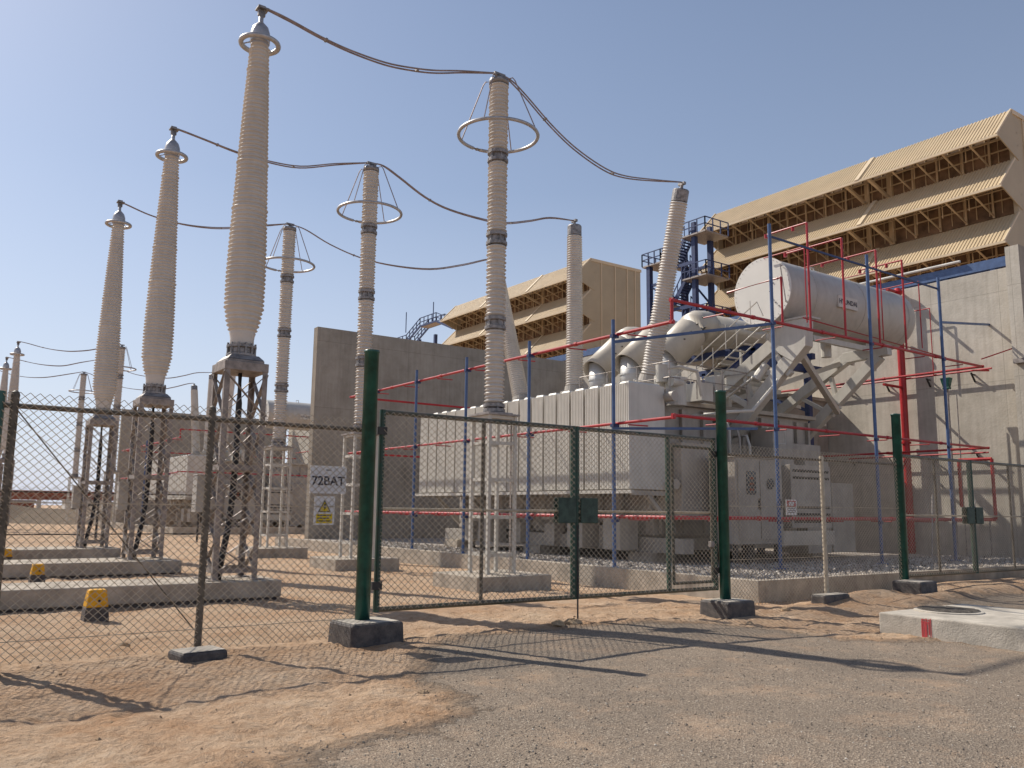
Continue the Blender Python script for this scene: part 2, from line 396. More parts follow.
# firewalls
def wall_along_x(x0, x1, y, z, label, off):
    t = thing('firewall', (x0, y+off, 0), label, 'wall', 'concrete firewalls')
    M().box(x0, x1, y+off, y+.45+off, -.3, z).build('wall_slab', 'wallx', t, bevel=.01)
    h = M()
    for (a, zz) in ((.9, 8.55),):
        h.tube((x0+a+8, y+off-.02, zz), (x0+a+8, y+off-.16, zz), .05, 8)
    return t
w1 = wall_along_x(15.04, 29.9, 36.8, 9.95, 'tall plain concrete firewall standing left of the white transformer', 0)
copy_tree(w1, (15.04, 36.8+43, 0), 'far grey concrete firewall seen between the insulator towers')
wb = thing('back_wall', (30.3, 13.6, 0), 'tall stained concrete wall behind the transformer with red pipes on it', 'wall', 'concrete back walls')
M().box(30.3, 30.85, 13.06, 37.3, -.3, 10.1).build('wall_slab', 'wally', wb, bevel=.01)
copy_tree(wb, (30.3, 13.6+43, 0), 'far stretch of concrete back wall beyond the left firewall')
wp = thing('wall_pier', (29.75, 12.9, 0), 'thick pale concrete pier higher than the wall, at the right edge', 'wall')
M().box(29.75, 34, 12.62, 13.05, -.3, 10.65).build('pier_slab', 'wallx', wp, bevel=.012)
M().box(29.72, 29.748, 12.62, 13.05, -.3, 10.64).build('pier_face', 'wally', wp)  # thin lighter sheet, the pier's sunlit side put into colour
M().box(29.5, 29.718, 12.6, 12.95, 6.6, 6.75).build('bracket', 'galv', wp)

# ------------------------------------------------------------------ insulators
def shed_profile(z0, z1, rf, pitch, shed=.035, big=.0):
    """ribbed outline from z0 to z1; rf(t) = outer radius"""
    n = max(2, int((z1-z0)/pitch)); p = (z1-z0)/n; out = []
    for i in range(n):
        za = z0+i*p; t = (i+.5)/n; r = rf(t) + (big if i % 2 else 0)
        out += [(r-shed, za), (r-shed*.9, za+p*.30), (r-.004, za+p*.42), (r, za+p*.50), (r-shed*.75, za+p*.86)]
    out.append((rf(1)-shed, z1)); return out
def interp(tab, z):
    for (a, ra), (b_, rb) in zip(tab, tab[1:]):
        if z <= b_:
            t = (z-a)/(b_-a); t = t*t*(3-2*t) if rb < ra*.7 else t
            return ra + (rb-ra)*t
    return tab[-1][1]

GB = 'large tapered insulators on lattice towers'
def bushing_proto(loc, label):
    x, y, _ = loc; t = thing('cable_termination', (x, y, .33), label, 'insulator', GB)
    s = .385
    for sx, sy in ((-1,-1),(1,-1),(1,1),(-1,1)):
        m = M(); cx, cy = x+sx*s, y+sy*s
        m.box(min(cx, cx-sx*.09), max(cx, cx-sx*.09), cy-.006, cy+.006, .33, 4.2)
        m.box(cx-.006, cx+.006, min(cy, cy-sy*.09), max(cy, cy-sy*.09), .33, 4.2)
        m.box(cx-.1, cx+.1, cy-.1, cy+.1, .33, .35)
        m.build('tower_leg', 'galvdirt', t)
    br = M(); zs = [.40, 1.0, 1.62, 2.28, 3.2, 4.05]; k = s-.01
    C4 = [(-k,-k),(k,-k),(k,k),(-k,k)]
    for i in range(4):
        (ax, ay), (bx, by) = C4[i], C4[(i+1) % 4]
        for za, zb in zip(zs, zs[1:]):
            br.bar((x+ax, y+ay, za+.04), (x+bx, y+by, zb-.04), .07, .008); br.bar((x+bx, y+by, za+.04), (x+ax, y+ay, zb-.04), .07, .016)
        for z in (.5, 2.3):
            br.bar((x+ax, y+ay, z), (x+bx, y+by, z), .01, .09)
    br.build('lattice_bracing', 'galvdirt', t)
    # middle tray, top box, hat
    M().box(x-.36, x+.36, y-.36, y+.36, 2.24, 2.27).build('cable_tray', 'galvdirt', t)
    m = M().box(x-.40, x+.40, y-.40, y+.40, 4.05, 4.21).box(x-.35, x+.33, y-.35, y+.33, 4.21, 4.26)
    m.build('top_frame', 'galvdirt', t, bevel=.008)
    m = M().taper(x, y, 4.27, 4.36, .33, .33, .25, .25).lathe([(.27, 4.36), (.27, 4.40), (.235, 4.42), (.235, 4.50), (.27, 4.52), (.27, 4.56)], (x, y, 0), n=20)
    for i in range(12):
        a = i*PI/6; m.box(x+.25*math.cos(a)-.016, x+.25*math.cos(a)+.016, y+.25*math.sin(a)-.016, y+.25*math.sin(a)+.016, 4.38, 4.60)
    m.build('base_flange', 'flange', t)
    tab = [(4.58, .205), (4.75, .235), (5.0, .315), (5.35, .365), (5.9, .368), (6.6, .35), (7.5, .315), (8.4, .280), (9.3, .245), (10.1, .205), (10.55, .19)]
    prof = [(.20, 4.56), (.215, 4.6), (.215, 4.68), (.225, 4.76), (.24, 4.80)]
    prof += shed_profile(4.82, 10.5, lambda q: interp(tab, 4.82+q*5.68) + (.012 if abs((q*6) % 1 - .5) < .035 else 0), .083, .042)
    prof += [(.15, 10.52), (.17, 10.54), (.17, 10.6)]
    M().lathe(prof, (x, y, 0), n=32).build('porcelain_insulator', 'porcelain', t, smooth=True)
    M().lathe([(.17, 10.6), (.19, 10.62), (.195, 10.72), (.185, 10.84), (.15, 10.95), (.09, 11.02), (.06, 11.05), (.045, 11.08), (.045, 11.3)], (x, y, 0), n=24).build('dome_cap', 'alu', t, smooth=True)
    M().torus((x, y, 10.60), .355, .05, 40, 10).build('corona_ring', 'alu', t, smooth=True)
    m = M()
    for a in (.5, .5+2*PI/3, .5+4*PI/3): m.bar((x+.14*math.cos(a), y+.14*math.sin(a), 10.66), (x+.34*math.cos(a), y+.34*math.sin(a), 10.60), .03, .012)
    m.build('ring_bracket', 'alu', t)
    m = M().box(x-.07, x+.07, y-.03, y+.03, 11.2, 11.42).box(x-.10, x+.12, y-.1, y+.1, 11.33, 11.36); m.build('terminal_clamp', 'flange', t)
    M().path([(x, y, 4.25), (x+.02, y+.02, 3.5), (x+.03, y+.05, 2.4), (x+.0, y+.04, 1.7), (x-.06, y-.02, 1.2), (x-.16, y-.12, .75), (x-.24, y-.2, .32)], .055, 10).build('black_cable', 'black_cable', t, smooth=True)
    m = M().box(x-.62, x-.40, y+.08, y+.36, 1.5, 2.15)
    m.box(x-.63, x-.39, y+.07, y+.37, 2.15, 2.17); m.build('junction_box', 'tank', t, bevel=.008)
    return t
PHY = [15.6, 22.3, 29.0]
bush = bushing_proto((4.9, PHY[0], 0), 'nearest and tallest tapered grey insulator on a lattice tower, left of the green post')
copy_tree(bush, (4.9, PHY[1], .33), 'middle tapered grey insulator of the three big ones at left')
copy_tree(bush, (4.9, PHY[2], .33), 'third tapered grey insulator, left and behind the middle one')
copy_tree(bush, (4.93, PHY[0]+43.2, .33), 'small distant tapered insulator with a conductor, just right of the left edge post')
copy_tree(bush, (4.93, PHY[1]+43.4, .33), 'small distant tapered insulator cut by the left edge of the picture')

GA = 'straight ringed arresters on lattice stands'
def arrester_proto(loc, label):
    x, y, _ = loc; t = thing('surge_arrester', (x, y, .25), label, 'arrester', GA); s = .34; zb = .25
    for sx, sy in ((-1,-1),(1,-1),(1,1),(-1,1)):
        m = M(); m.box(x+sx*s-.035, x+sx*s+.035, y+sy*s-.035, y+sy*s+.035, zb, 3.66); m.build('stand_leg', 'white', t)
    m = M()
    for i, ((ax, ay), (bx, by)) in enumerate((((-s,-s),(s,-s)),((s,-s),(s,s)),((s,s),(-s,s)),((-s,s),(-s,-s)))):
        for z in (.65, 1.45, 2.25, 3.05, 3.62): m.bar((x+ax, y+ay, z+.003*i), (x+bx, y+by, z+.003*i), .03, .07)
    m.split('stand_rung', 'white', t)
    M().box(x-.42, x+.42, y-.42, y+.42, 3.66, 3.70).box(x-.3, x+.3, y-.3, y+.3, 3.70, 3.74).build('stand_plate', 'galv', t)
    def flange(z0, z1, nm='flange_joint'):
        m = M().lathe([(.16, z0), (.245, z0+.02), (.245, z0+.09), (.19, z0+.11), (.19, z1-.11), (.245, z1-.09), (.245, z1-.02), (.16, z1)], (x, y, 0), n=20)
        for i in range(6):
            a = i*PI/3+.3; m.bar((x+.2*math.cos(a), y+.2*math.sin(a), z0), (x+.2*math.cos(a), y+.2*math.sin(a), z1), .035, .035)
        m.build(nm, 'flange', t, smooth=False)
    secs = [(3.96, 5.62), (5.94, 7.60), (7.92, 9.60), (9.90, 11.54)]
    for a, b_ in secs:
        M().lathe([(.15, a)] + shed_profile(a, b_, lambda q: .236, .083, .045, -.012) + [(.15, b_)], (x, y, 0), n=28).build('porcelain_section', 'porcelain', t, smooth=True)
    flange(3.74, 3.96)
    for (a, b_), (c, d) in zip(secs, secs[1:]): flange(b_, c)
    M().lathe([(.16, 11.54), (.235, 11.56), (.235, 11.66), (.17, 11.70), (.10, 11.72), (.05, 11.74), (.05, 11.84)], (x, y, 0), n=20).build('top_cap', 'flange', t, smooth=True)
    M().torus((x, y, 10.28), .93, .042, 56, 8).build('grading_ring', 'alu', t, smooth=True)
    for k in range(4):
        a = k*PI/2+.62
        M().path([(x+.17*math.cos(a), y+.17*math.sin(a), 11.66), (x+.34*math.cos(a), y+.34*math.sin(a), 11.68), (x+.40*math.cos(a), y+.40*math.sin(a), 11.60), (x+.93*math.cos(a), y+.93*math.sin(a), 10.3)], .014, 6).build('ring_rod', 'wire', t)
    M().box(x-.15, x+.15, y-.05, y+.05, 11.78, 11.84).build('terminal_clamp', 'flange', t)
    M().bar((x+.28, y-.28, .25), (x+.28, y-.28, 3.7), .06, .01).build('earth_strap', 'galvdirt', t)
    return t
arr = arrester_proto((10.6, 15.6, 0), 'straight insulator with wide thin ring standing before the radiators, nearest of its row')
copy_tree(arr, (10.52, 22.2, .25), 'straight ringed insulator rising behind the tall green gate post, middle of its row')
copy_tree(arr, (10.6, 29.0, .25), 'straight ringed insulator left of the big firewall, right of the tallest bushing')
copy_tree(arr, (10.65, 58.3, .25), 'distant straight insulator peeking out right of the third big bushing')
copy_tree(arr, (10.65, 72.3, .25), 'distant thin ringed insulator left of the third big bushing')

# plinths and blocks
GP = 'long concrete plinths under the lattice towers'
for i, (x0, x1, y0, y1, lab) in enumerate([(-2.5, 5.66, 14.95, 16.3, 'nearest long concrete plinth, carrying the tallest insulator tower'),
        (-3, 5.6, 21.35, 23.1, 'middle long concrete plinth, behind the nearest one'), (-3, 5.55, 28.0, 29.9, 'farthest of the three long concrete plinths at left')]):
    m = M().box(x0, x1, y0, y1, .04, .33); o = m.build('concrete_plinth', 'plinth', bevel=.02, origin=((x0+x1)/2, y0, 0)); tag(o, lab, 'plinth', GP)
    d = M().box(x0+.1, x1-.06, y0+.05, y1-.05, -.3, .045).build('black_footing', 'tar', o)  # near-black inset strip painting the shadow gap beneath the plinth
for x, y, lab in [(10.6, 15.6, 'square concrete block under the nearest ringed insulator stand'), (10.5, 22.3, 'concrete block under the middle ringed insulator stand'),
                  (10.55, 29.0, 'concrete block under the third ringed insulator stand, left of firewall')]:
    o = M().box(x-.95, x+.95, y-.9, y+.9, -.2, .25).build('concrete_block', 'plinth', bevel=.02, origin=(x, y, 0)); tag(o, lab, 'block', 'concrete blocks under the ringed insulators')
for x, y, s_, lab in [(2.38, 13.4, 1., 'yellow topped marker before the nearest plinth'), (2.45, 20.3, .9, 'yellow topped marker before the middle plinth'), (2.53, 27.5, .9, 'small yellow topped marker before the farthest plinth')]:
    o = thing('cable_marker', (x, y, 0), lab, 'marker', 'yellow cable markers')
    M().taper(x, y, -.05, .19*s_, .165*s_, .15*s_, .148*s_, .135*s_).build('black_base', 'tar', o, bevel=.01)
    M().taper(x, y, .19*s_, .43*s_, .146*s_, .133*s_, .112*s_, .1*s_).build('yellow_cap', 'yellow', o, bevel=.015)
    M().tube((x+.02, y-.115*s_, .28*s_), (x+.02, y-.13*s_, .28*s_), .018, 10).build('bolt_hole', 'ink', o)

# ------------------------------------------------------------------ overhead conductors
def cr(pts, n=5):
    P = [V(p) for p in pts]; P = [P[0]*2-P[1]] + P + [P[-1]*2-P[-2]]; out = []
    for i in range(1, len(P)-2):
        for k in range(n):
            t = k/n; a, b_, c, d = P[i-1], P[i], P[i+1], P[i+2]
            out.append(.5*((2*b_) + (c-a)*t + (2*a-5*b_+4*c-d)*t*t + (3*b_-a-3*c+d)*t**3))
    out.append(P[-2]); return out
SP = [
 ([(4.9,15.6,11.37),(5.05,15.6,11.38),(5.52,15.6,11.31),(6.13,15.6,11.19),(6.8,15.6,11.11),(7.62,15.6,11.10),(8.28,15.6,11.19),(8.86,15.6,11.32),(9.57,15.6,11.55),(10.5,15.6,11.82)], 'twin conductor looping from the tallest tapered insulator to the nearest ringed one'),
 ([(10.5,15.6,11.82),(10.95,15.69,11.84),(11.5,15.79,11.64),(12.42,15.96,11.21),(13.39,16.15,10.90),(14.59,16.38,10.73),(15.52,16.55,10.79),(16.96,16.83,11.13),(18.35,17.1,11.50)], 'twin conductor sagging from the nearest ringed insulator to the leaning transformer bushing'),
 ([(4.9,22.3,11.36),(5.05,22.3,11.37),(5.7,22.28,11.27),(6.55,22.27,11.14),(7.39,22.25,11.09),(8.33,22.24,11.16),(9.37,22.22,11.5),(10.45,22.2,11.82)], 'conductor passing behind the tallest insulator to the middle ringed one'),
 ([(10.45,22.2,11.82),(10.9,22.2,11.84),(11.48,22.2,11.6),(12.37,22.2,11.19),(13.28,22.2,10.98),(14.69,22.2,10.93),(15.49,22.2,11.01),(16.44,22.2,11.29),(17.29,22.2,11.58),(18.4,22.22,11.72)], 'conductor from the middle ringed insulator to the upright capped bushing'),
 ([(4.9,29,11.34),(5.04,29,11.33),(5.83,29,11.12),(6.69,29,11.03),(7.51,29,11.06),(8.36,29,11.2),(9.76,29,11.59),(10.55,29,11.82)], 'conductor from the third tapered insulator to the third ringed one'),
 ([(10.55,29,11.82),(11.12,28.84,11.68),(12.01,28.59,11.22),(13.08,28.29,10.85),(14.25,27.96,10.68),(15.67,27.57,10.7),(16.89,27.22,11.0),(17.87,26.95,11.34),(18.35,26.85,11.44)], 'conductor running right from the third ringed insulator behind the nearest one'),
]
def conductor(pts, label, sep=.09, r=.019):
    c = cr(pts); t = thing('overhead_conductor', pts[0], label, 'cable', 'overhead conductors between insulators')
    d = (c[-1]-c[0]); n = V((-d.y, d.x, 0)).normalized(); N = len(c)
    for s in (-1, 1):
        M().path([p + n*(s*sep*.5*min(1, 6*i/N, 6*(N-1-i)/N)) + V((0, 0, s*.012*math.sin(PI*i/N*2))) for i, p in enumerate(c)], r, 6).build('strand', 'wire', t, smooth=True)
    for q in (.36, .68):
        p = c[int(N*q)]; M().bar(p-n*sep*.6, p+n*sep*.6, .05, .05).build('spacer', 'flange', t)
    return t
for p, l in SP: conductor(p, l)
for p, l, dy in [(SP[0][0], 'small far conductor from the distant bushing towards the third big bushing', 43.1), (SP[2][0], 'lower far conductor crossing the sky at the left edge', 43.3), (SP[4][0], 'lowest far conductor reaching the distant thin ringed insulator', 43.3), (SP[3][0], 'far conductor between the middle and nearest big bushings', 43.2), (SP[5][0], 'lower far conductor ending right of the middle big bushing', 43.3)]:
    conductor([(a, b_+dy, c) for a, b_, c in p], l, .09, .022)

# ------------------------------------------------------------------ transformer
TR = thing('power_transformer', (17.5, 22, BT), 'large white power transformer with a long bank of radiators, behind the closed gates', 'transformer', 'power transformers')
ry0, pitch, NR = 16.47, .628, 18
def radiator(y0):
    m = M(); x0, x1 = 15.52, 16.86; n = 8; w = pitch-.085
    m.box(x0+.035, x1-.01, y0+.01, y0+w-.01, 2.22, 5.0)
    for i in range(n):
        ya = y0+i*w/n; m.box(x0, x1, ya+.008, ya+w/n-.012, 2.2, 5.02)
    m.taper((x0+x1)/2, y0+w/2, 5.02, 5.09, .6, .2, .55, .14)
    return m
r0 = None
for i in range(NR):
    y = ry0+i*pitch
    if r0 is None: r0 = radiator(y).build('radiator', 'rad', TR)
    else:
        c = r0.copy(); COL.objects.link(c); c.location = (0, i*pitch, 0)
    M().path([(16.0, y+.3, 5.06), (16.0, y+.3, 5.16), (16.06, y+.3, 5.19), (16.12, y+.3, 5.16), (16.12, y+.3, 5.06)], .018, 6).build('lifting_eye', 'rad', TR)
y1 = ry0+NR*pitch
M().box(15.46, 15.56, ry0-.12, y1+.1, 2.08, 2.17).build('bottom_rail', 'white', TR)
M().box(16.88, 17.02, ry0-.02, y1, 4.86, 5.0).tube((16.95, ry0-.3, 4.75), (16.95, y1, 4.75), .14, 14).build('upper_header', 'tank', TR, smooth=False)
M().tube((16.95, ry0-.3, 2.35), (16.95, y1, 2.35), .14, 14).build('lower_header', 'tank', TR, smooth=False)
# tank with ribs
m = M().box(17.3, 24.6, 17.4, 27.7, .95, 4.7)
for y in [17.6+i*.95 for i in range(11)]:
    m.box(17.22, 17.3, y, y+.12, 1.0, 4.6)
for x in (17.5, 18.4, 19.3, 20.2, 21.1, 22.0, 22.9, 23.8, 24.4): m.box(x, x+.12, 17.28, 17.4, 1.0, 4.6)
m.build('tank', 'tank', TR, bevel=.015)
M().box(17.15, 24.75, 17.2, 27.9, 4.7, 4.82).build('tank_cover', 'tank', TR, bevel=.01)
m = M().box(17.0, 17.4, 16.0, 28.2, .5, .9).box(24.2, 24.6, 16.6, 28.2, .5, .9)
for y in (17, 19.7, 22.4, 25.1, 27.4): m.box(17.4, 24.2, y, y+.3, .55, .88)
m.build('skid_beams', 'tank', TR, bevel=.01)
m = M()
for y in (17.0, 22.0, 27.0):
    m.box(16.8, 17.6, y, y+.9, .1, .5).box(24.0, 24.8, y, y+.9, .1, .5)
m.split('foundation_pad', 'plinth', TR)
m = M()
for y in (16.5, 19.4, 22.3, 25.2, 27.5): m.bar((16.9, y, 2.1), (15.6, y, 2.1), .1, .12).bar((17.2, y, 1.1), (16.2, y, 2.05), .08, .1)
m.split('radiator_bracket', 'tank', TR)
m = M()
for i in range(9):
    y = 17.2+i*1.2; m.path([(16.95, y, 2.35), (16.95, y, 1.7), (17.25, y, 1.5)], .08, 8)
    m.tube((16.95, y, 1.95), (16.95, y, 2.1), .13, 10)
m.split('oil_pipe', 'tank', TR)
# HV bushings
def hv_bushing(base, top, cap, label):
    base, top = V(base), V(top); d = (top-base).normalized(); Ln = (top-base).length
    t0 = M().lathe([(.42, -.75), (.42, -.1), (.5, -.08), (.5, .02), (.36, .04), (.33, .22)], base, d, 22).build('hv_bushing', 'tank', TR, smooth=False)
    t0['label'] = label
    M().lathe([(.2, .22)] + shed_profile(.22, Ln-.55, lambda q: .32-.05*q, .085, .045) + [(.16, Ln-.55)], base, d, 28).build('porcelain_insulator', 'porcelain', t0, smooth=True)
    if cap: M().lathe([(.17, Ln-.55), (.25, Ln-.53), (.25, Ln-.2), (.22, Ln-.16), (.08, Ln-.14), (.05, Ln-.1), (.05, Ln+.05)], base, d, 20).build('top_cap', 'flange', t0, smooth=False)
    M().box(top.x-.05, top.x+.05, top.y-.12, top.y+.12, top.z-.03, top.z+.05).build('terminal_clamp', 'flange', t0)
hv_bushing((18.4, 18.6, 5.55), (18.4, 17.12, 11.45), True, 'bushing leaning right')
hv_bushing((18.4, 22.2, 5.6), (18.4, 22.22, 11.7), True, 'upright bushing')
hv_bushing((18.4, 25.25, 5.55), (18.4, 27.15, 11.35), True, 'bushing leaning left, half hidden')
# LV turrets
m = M()
for y in (20.0, 21.7, 23.4): m.lathe([(.55, 4.8), (.55, 5.5), (.6, 5.52), (.6, 5.6)], (20.0, y, 0), n=18)
m.box(19.4, 20.6, 19.3, 24.1, 4.82, 5.1); m.build('low_voltage_turret', 'tank', TR)
# small gear on the cover
m = M().tube((17.6, 17.3, 4.82), (17.6, 17.3, 5.5), .22, 16).tube((17.3, 17.0, 5.25), (17.3, 17.0, 5.75), .17, 14)
m.path([(17.3, 17.0, 5.6), (17.7, 16.7, 5.7), (18.2, 16.5, 5.6), (18.4, 16.5, 4.9)], .06, 8); m.tube((17.35, 16.7, 5.25), (17.75, 16.7, 5.25), .14, 14)
m.box(18.6, 19.1, 16.7, 17.3, 4.82, 5.35); m.box(19.2, 19.5, 16.7, 17.1, 4.82, 5.6); m.tube((19.8, 17, 4.8), (19.8, 17, 5.7), .11, 12)
m.split('cover_fitting', 'white', TR)
m = M()
for z in (5.35, 5.8):
    m.path([(17.2, 16.6, z), (20.5, 16.6, z), (20.5, 19.2, z)], .018, 6); m.path([(17.2, 16.6, z), (17.2, 20.5, z)], .018, 6)
for x in (17.2, 18.3, 19.4, 20.5): m.tube((x, 16.6, 4.82), (x, 16.6, 5.8), .018, 6)
for y in (17.9, 19.2, 20.5): m.tube((17.2, y, 4.82), (17.2, y, 5.8), .018, 6)
m.build('cover_railing', 'galv', TR)
hs = thing('switchgear_hut', (28.9, 23, 0), 'plain grey hut against the back wall behind the white trusses', 'hut')  # box added to throw the diagonal shadow onto the back wall
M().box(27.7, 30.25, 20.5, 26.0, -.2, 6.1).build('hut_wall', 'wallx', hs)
M().box(27.6, 30.28, 20.4, 26.1, 6.1, 6.22).build('roof_slab', 'plinth', hs)
M().box(28.3, 29.2, 20.46, 20.5, .26, 2.4).build('door', 'tank', hs)  # door drawn on the added shadow box
# small gear at the tank end
M().lathe([(.3, 4.6), (.3, 5.3), (.34, 5.32), (.34, 5.4), (.12, 5.45)], (17.75, 16.9, 0), n=20).build('tap_changer_drum', 'white', TR)
M().box(17.2, 18.9, 16.2, 17.2, 1.4, 3.5).build('terminal_housing', 'tank', TR, bevel=.012)
M().box(21.4, 22.4, 16.4, 17.25, 1.0, 4.2).box(22.6, 24.2, 16.7, 17.27, 1.4, 3.8).build('tap_changer_housing', 'tank', TR, bevel=.012)
for k in range(4): M().path([(19.2+k*.45, 17.2, 4.5-.2*k), (19.2+k*.45, 16.7, 4.5-.2*k), (19.2+k*.45, 16.6, 4.2-.2*k), (19.2+k*.45, 16.6, 2.2)], .035+.01*(k % 2), 8).build('cable_pipe', 'white' if k % 2 else 'tank', TR, smooth=True)
for k in range(3): M().tube((19.3+k*.9, 17.9, 4.82), (19.3+k*.9, 17.9, 5.25), .16, 14).build('cover_valve', 'white', TR)
m = M().path([(18.1, 16.6, 4.3), (18.1, 15.7, 4.3), (18.1, 15.6, 4.0), (18.1, 15.6, 1.6)], .06, 8).path([(18.6, 16.6, 4.4), (18.6, 15.9, 4.4), (19.6, 15.7, 4.5), (20.6, 15.6, 5.4), (21.4, 15.7, 6.9)], .05, 8)
m.path([(20.3, 17.4, 5.0), (20.5, 16.4, 5.6), (20.9, 15.9, 6.4), (21.0, 15.8, 7.1)], .055, 8)
m.tube((20.5, 16.25, 5.55), (20.75, 16.05, 6.0), .14, 12); m.path([(20.9, 15.6, 4.0), (20.9, 15.6, 3.6), (20.4, 15.6, 3.6), (20.4, 15.6, 3.0)], .03, 6)
m.build('expansion_pipes', 'white', TR, smooth=False)
# control cabinets
cb = M().box(17.95, 19.9, 15.0, 15.9, .78, 3.08).build('control_cabinet', 'tank', TR, bevel=.015)
M().box(17.9, 19.95, 14.96, 15.95, 3.08, 3.14).build('cabinet_roof', 'tank', cb)
for x0, x1 in ((18.03, 18.9), (18.94, 19.83)):
    M().box(x0, x1, 14.975, 15.0, .9, 3.0).build('cabinet_door', 'tank', cb, bevel=.006)
m = M().prism([(18.40, 2.1), (18.70, 2.1), (18.74, 2.14), (18.74, 2.68), (18.70, 2.72), (18.40, 2.72), (18.36, 2.68), (18.36, 2.14)], 'Y', 14.958, 14.974).tube((19.35, 14.974, 2.4), (19.35, 14.955, 2.4), .15, 20); m.build('gauge_window', 'glass', cb)
m = M()
for z in (2.2, 2.35, 2.5): m.box(18.47, 18.63, 14.95, 14.957, z, z+.06)
m.build('gauge_dials', 'rust', cb)
M().box(18.83, 18.86, 14.94, 14.975, 1.7, 2.0).box(19.75, 19.78, 14.94, 14.975, 1.7, 2.0).build('cabinet_handle', 'dark', cb)
m = M()
for x in (18.05, 19.75): m.box(x-.04, x+.04, 15.1, 15.2, .2, .78)
m.box(18.6, 18.9, 15.2, 15.4, .2, .78); m.split('cabinet_leg', 'dark', cb)
cb2 = M().box(20.7, 22.6, 15.3, 16.2, 1.2, 3.0).build('cooling_box', 'tank', TR, bevel=.012)
m = M()
for z in (1.35, 1.55, 1.75, 2.6, 2.8): m.box(20.8, 22.5, 15.285, 15.3, z, z+.07)
m.build('vent_louvres', 'dark', cb2)
M().box(19.9, 22.4, 15.1, 15.28, .72, 1.12).build('cable_trunking', 'duct', TR, bevel=.01)
m = M().box(22.8, 24.0, 16.3, 17.6, .4, 3.3); m.box(24.4, 25.6, 16.5, 17.7, .4, 2.6); m.build('marshalling_box', 'tank', TR, bevel=.015)
# lower clutter under radiators
m = M()
for y in (17.6, 19.2, 24.0): m.box(16.2, 16.9, y, y+.7, .55, 1.45)
m.split('pump_box', 'tank', TR, bevel=.02)
m = M()
for y in (18.6, 21.2, 23.0, 26.0): m.box(16.75, 17.15, y, y+.5, .55, 1.2).tube((16.95, y-.2, 1.4), (16.95, y+.7, 1.4), .09, 12)
m.split('oil_pump', 'tank', TR)

# conservator and its trusses
CX0, CX1, CY, CZ, CR = 20.35, 27.2, 15.8, 8.14, 1.0
cons = M().lathe([(CR-.01, 0), (CR, .03), (CR, CX1-CX0-.25), (CR*.93, CX1-CX0-.08), (CR*.6, CX1-CX0+.08), (.1, CX1-CX0+.12)], (CX0, CY, CZ), (1, 0, 0), 56).build('conservator', 'cons', TR, smooth=True)
M().lathe([(CR+.03, 0), (CR+.03, .03)], (CX0-.035, CY, CZ), (1, 0, 0), 56).build('end_plate', 'discw', cons)
m = M()
for i in range(40):
    a = 2*PI*i/40; m.tube((CX0-.05, CY+(CR-.03)*math.cos(a), CZ+(CR-.03)*math.sin(a)), (CX0-.036, CY+(CR-.03)*math.cos(a), CZ+(CR-.03)*math.sin(a)), .009, 6)
for i in range(9):
    a = .1+i*.35; m.tube((CX0-.06, CY-.55+.25*math.sin(a*1.3), CZ+.3-.12*i), (CX0-.036, CY-.55+.25*math.sin(a*1.3), CZ+.3-.12*i), .022, 6)
m.build('plate_bolts', 'galv', cons)
M().path([(CX0-.06, CY-.75, CZ+.62), (CX0-.12, CY-.75, CZ+.62), (CX0-.12, CY-.9, CZ-.5), (CX0-.05, CY-.9, CZ-.5)], .02, 6).build('level_gauge', 'galv', cons)
m = M()
for x in (21.6, 24.1, 26.6): m.lathe([(CR+.006, 0), (CR+.006, .06)], (x, CY, CZ), (1, 0, 0), 56)
m.build('weld_bands', 'cons', cons, smooth=True)
m = M()
for x in (22.6, 25.6): m.path([(x, CY-.1, CZ+CR-.02), (x, CY-.1, CZ+CR+.13), (x+.18, CY-.1, CZ+CR+.13), (x+.18, CY-.1, CZ+CR-.02)], .025, 6)
m.build('lifting_lug', 'cons', cons)
pl = M().box(22.62, 23.62, CY-CR-.03, CY-CR+.02, CZ-.30, CZ+.06).build('name_plate', 'rad', cons)
text_mesh('name_lettering', 'HYUNDAI', .21, (23.12, CY-CR-.034, CZ-.12), (1, 0, 0), (0, 0, 1), 'ink', pl, .002, .004)
FB = 0
def frame_beam(m, X, p, q, w=.38, t=.26):
    global FB
    FB += 1; m.bar((X, *p), (X, *q), w, t + .008*(FB % 7), (1, 0, 0))
for X in (20.75,):
    m = M(); B = lambda p, q, w=.38, t=.26: frame_beam(m, X, p, q, w, t)
    B((20.0, 4.12), (15.3, 6.82)); B((18.5, 2.95), (14.7, 6.5))
    B((16.85, 5.85), (16.62, 4.9), .15, .12); B((16.9, 5.82), (15.5, 5.72), .17, .14); B((17.75, 5.4), (16.7, 4.8), .17, .12)
    B((15.75, 6.4), (15.2, 5.6), .18, .12); B((18.7, 4.6), (17.9, 3.7), .15, .12); B((17.0, 5.9), (17.0, 6.6), .06, .06)
    m.prism([(15.75, 6.42), (15.0, 5.95), (14.55, 6.35), (14.5, 7.16), (15.9, 7.16)], 'X', X-.175, X+.175)
    m.build('support_truss', 'white', TR, bevel=.008)
m = M().box(20.55, 21.2, 14.45, 16.7, 7.165, 7.22)
for y, z in ((19.4, 4.5), (17.6, 5.5), (15.3, 6.5), (17.9, 3.5), (16.2, 5.1), (15.0, 6.1)): m.bar((20.9, y, z), (21.7, y+.3, z), .1, .1)
m.split('truss_cross_member', 'white', TR)
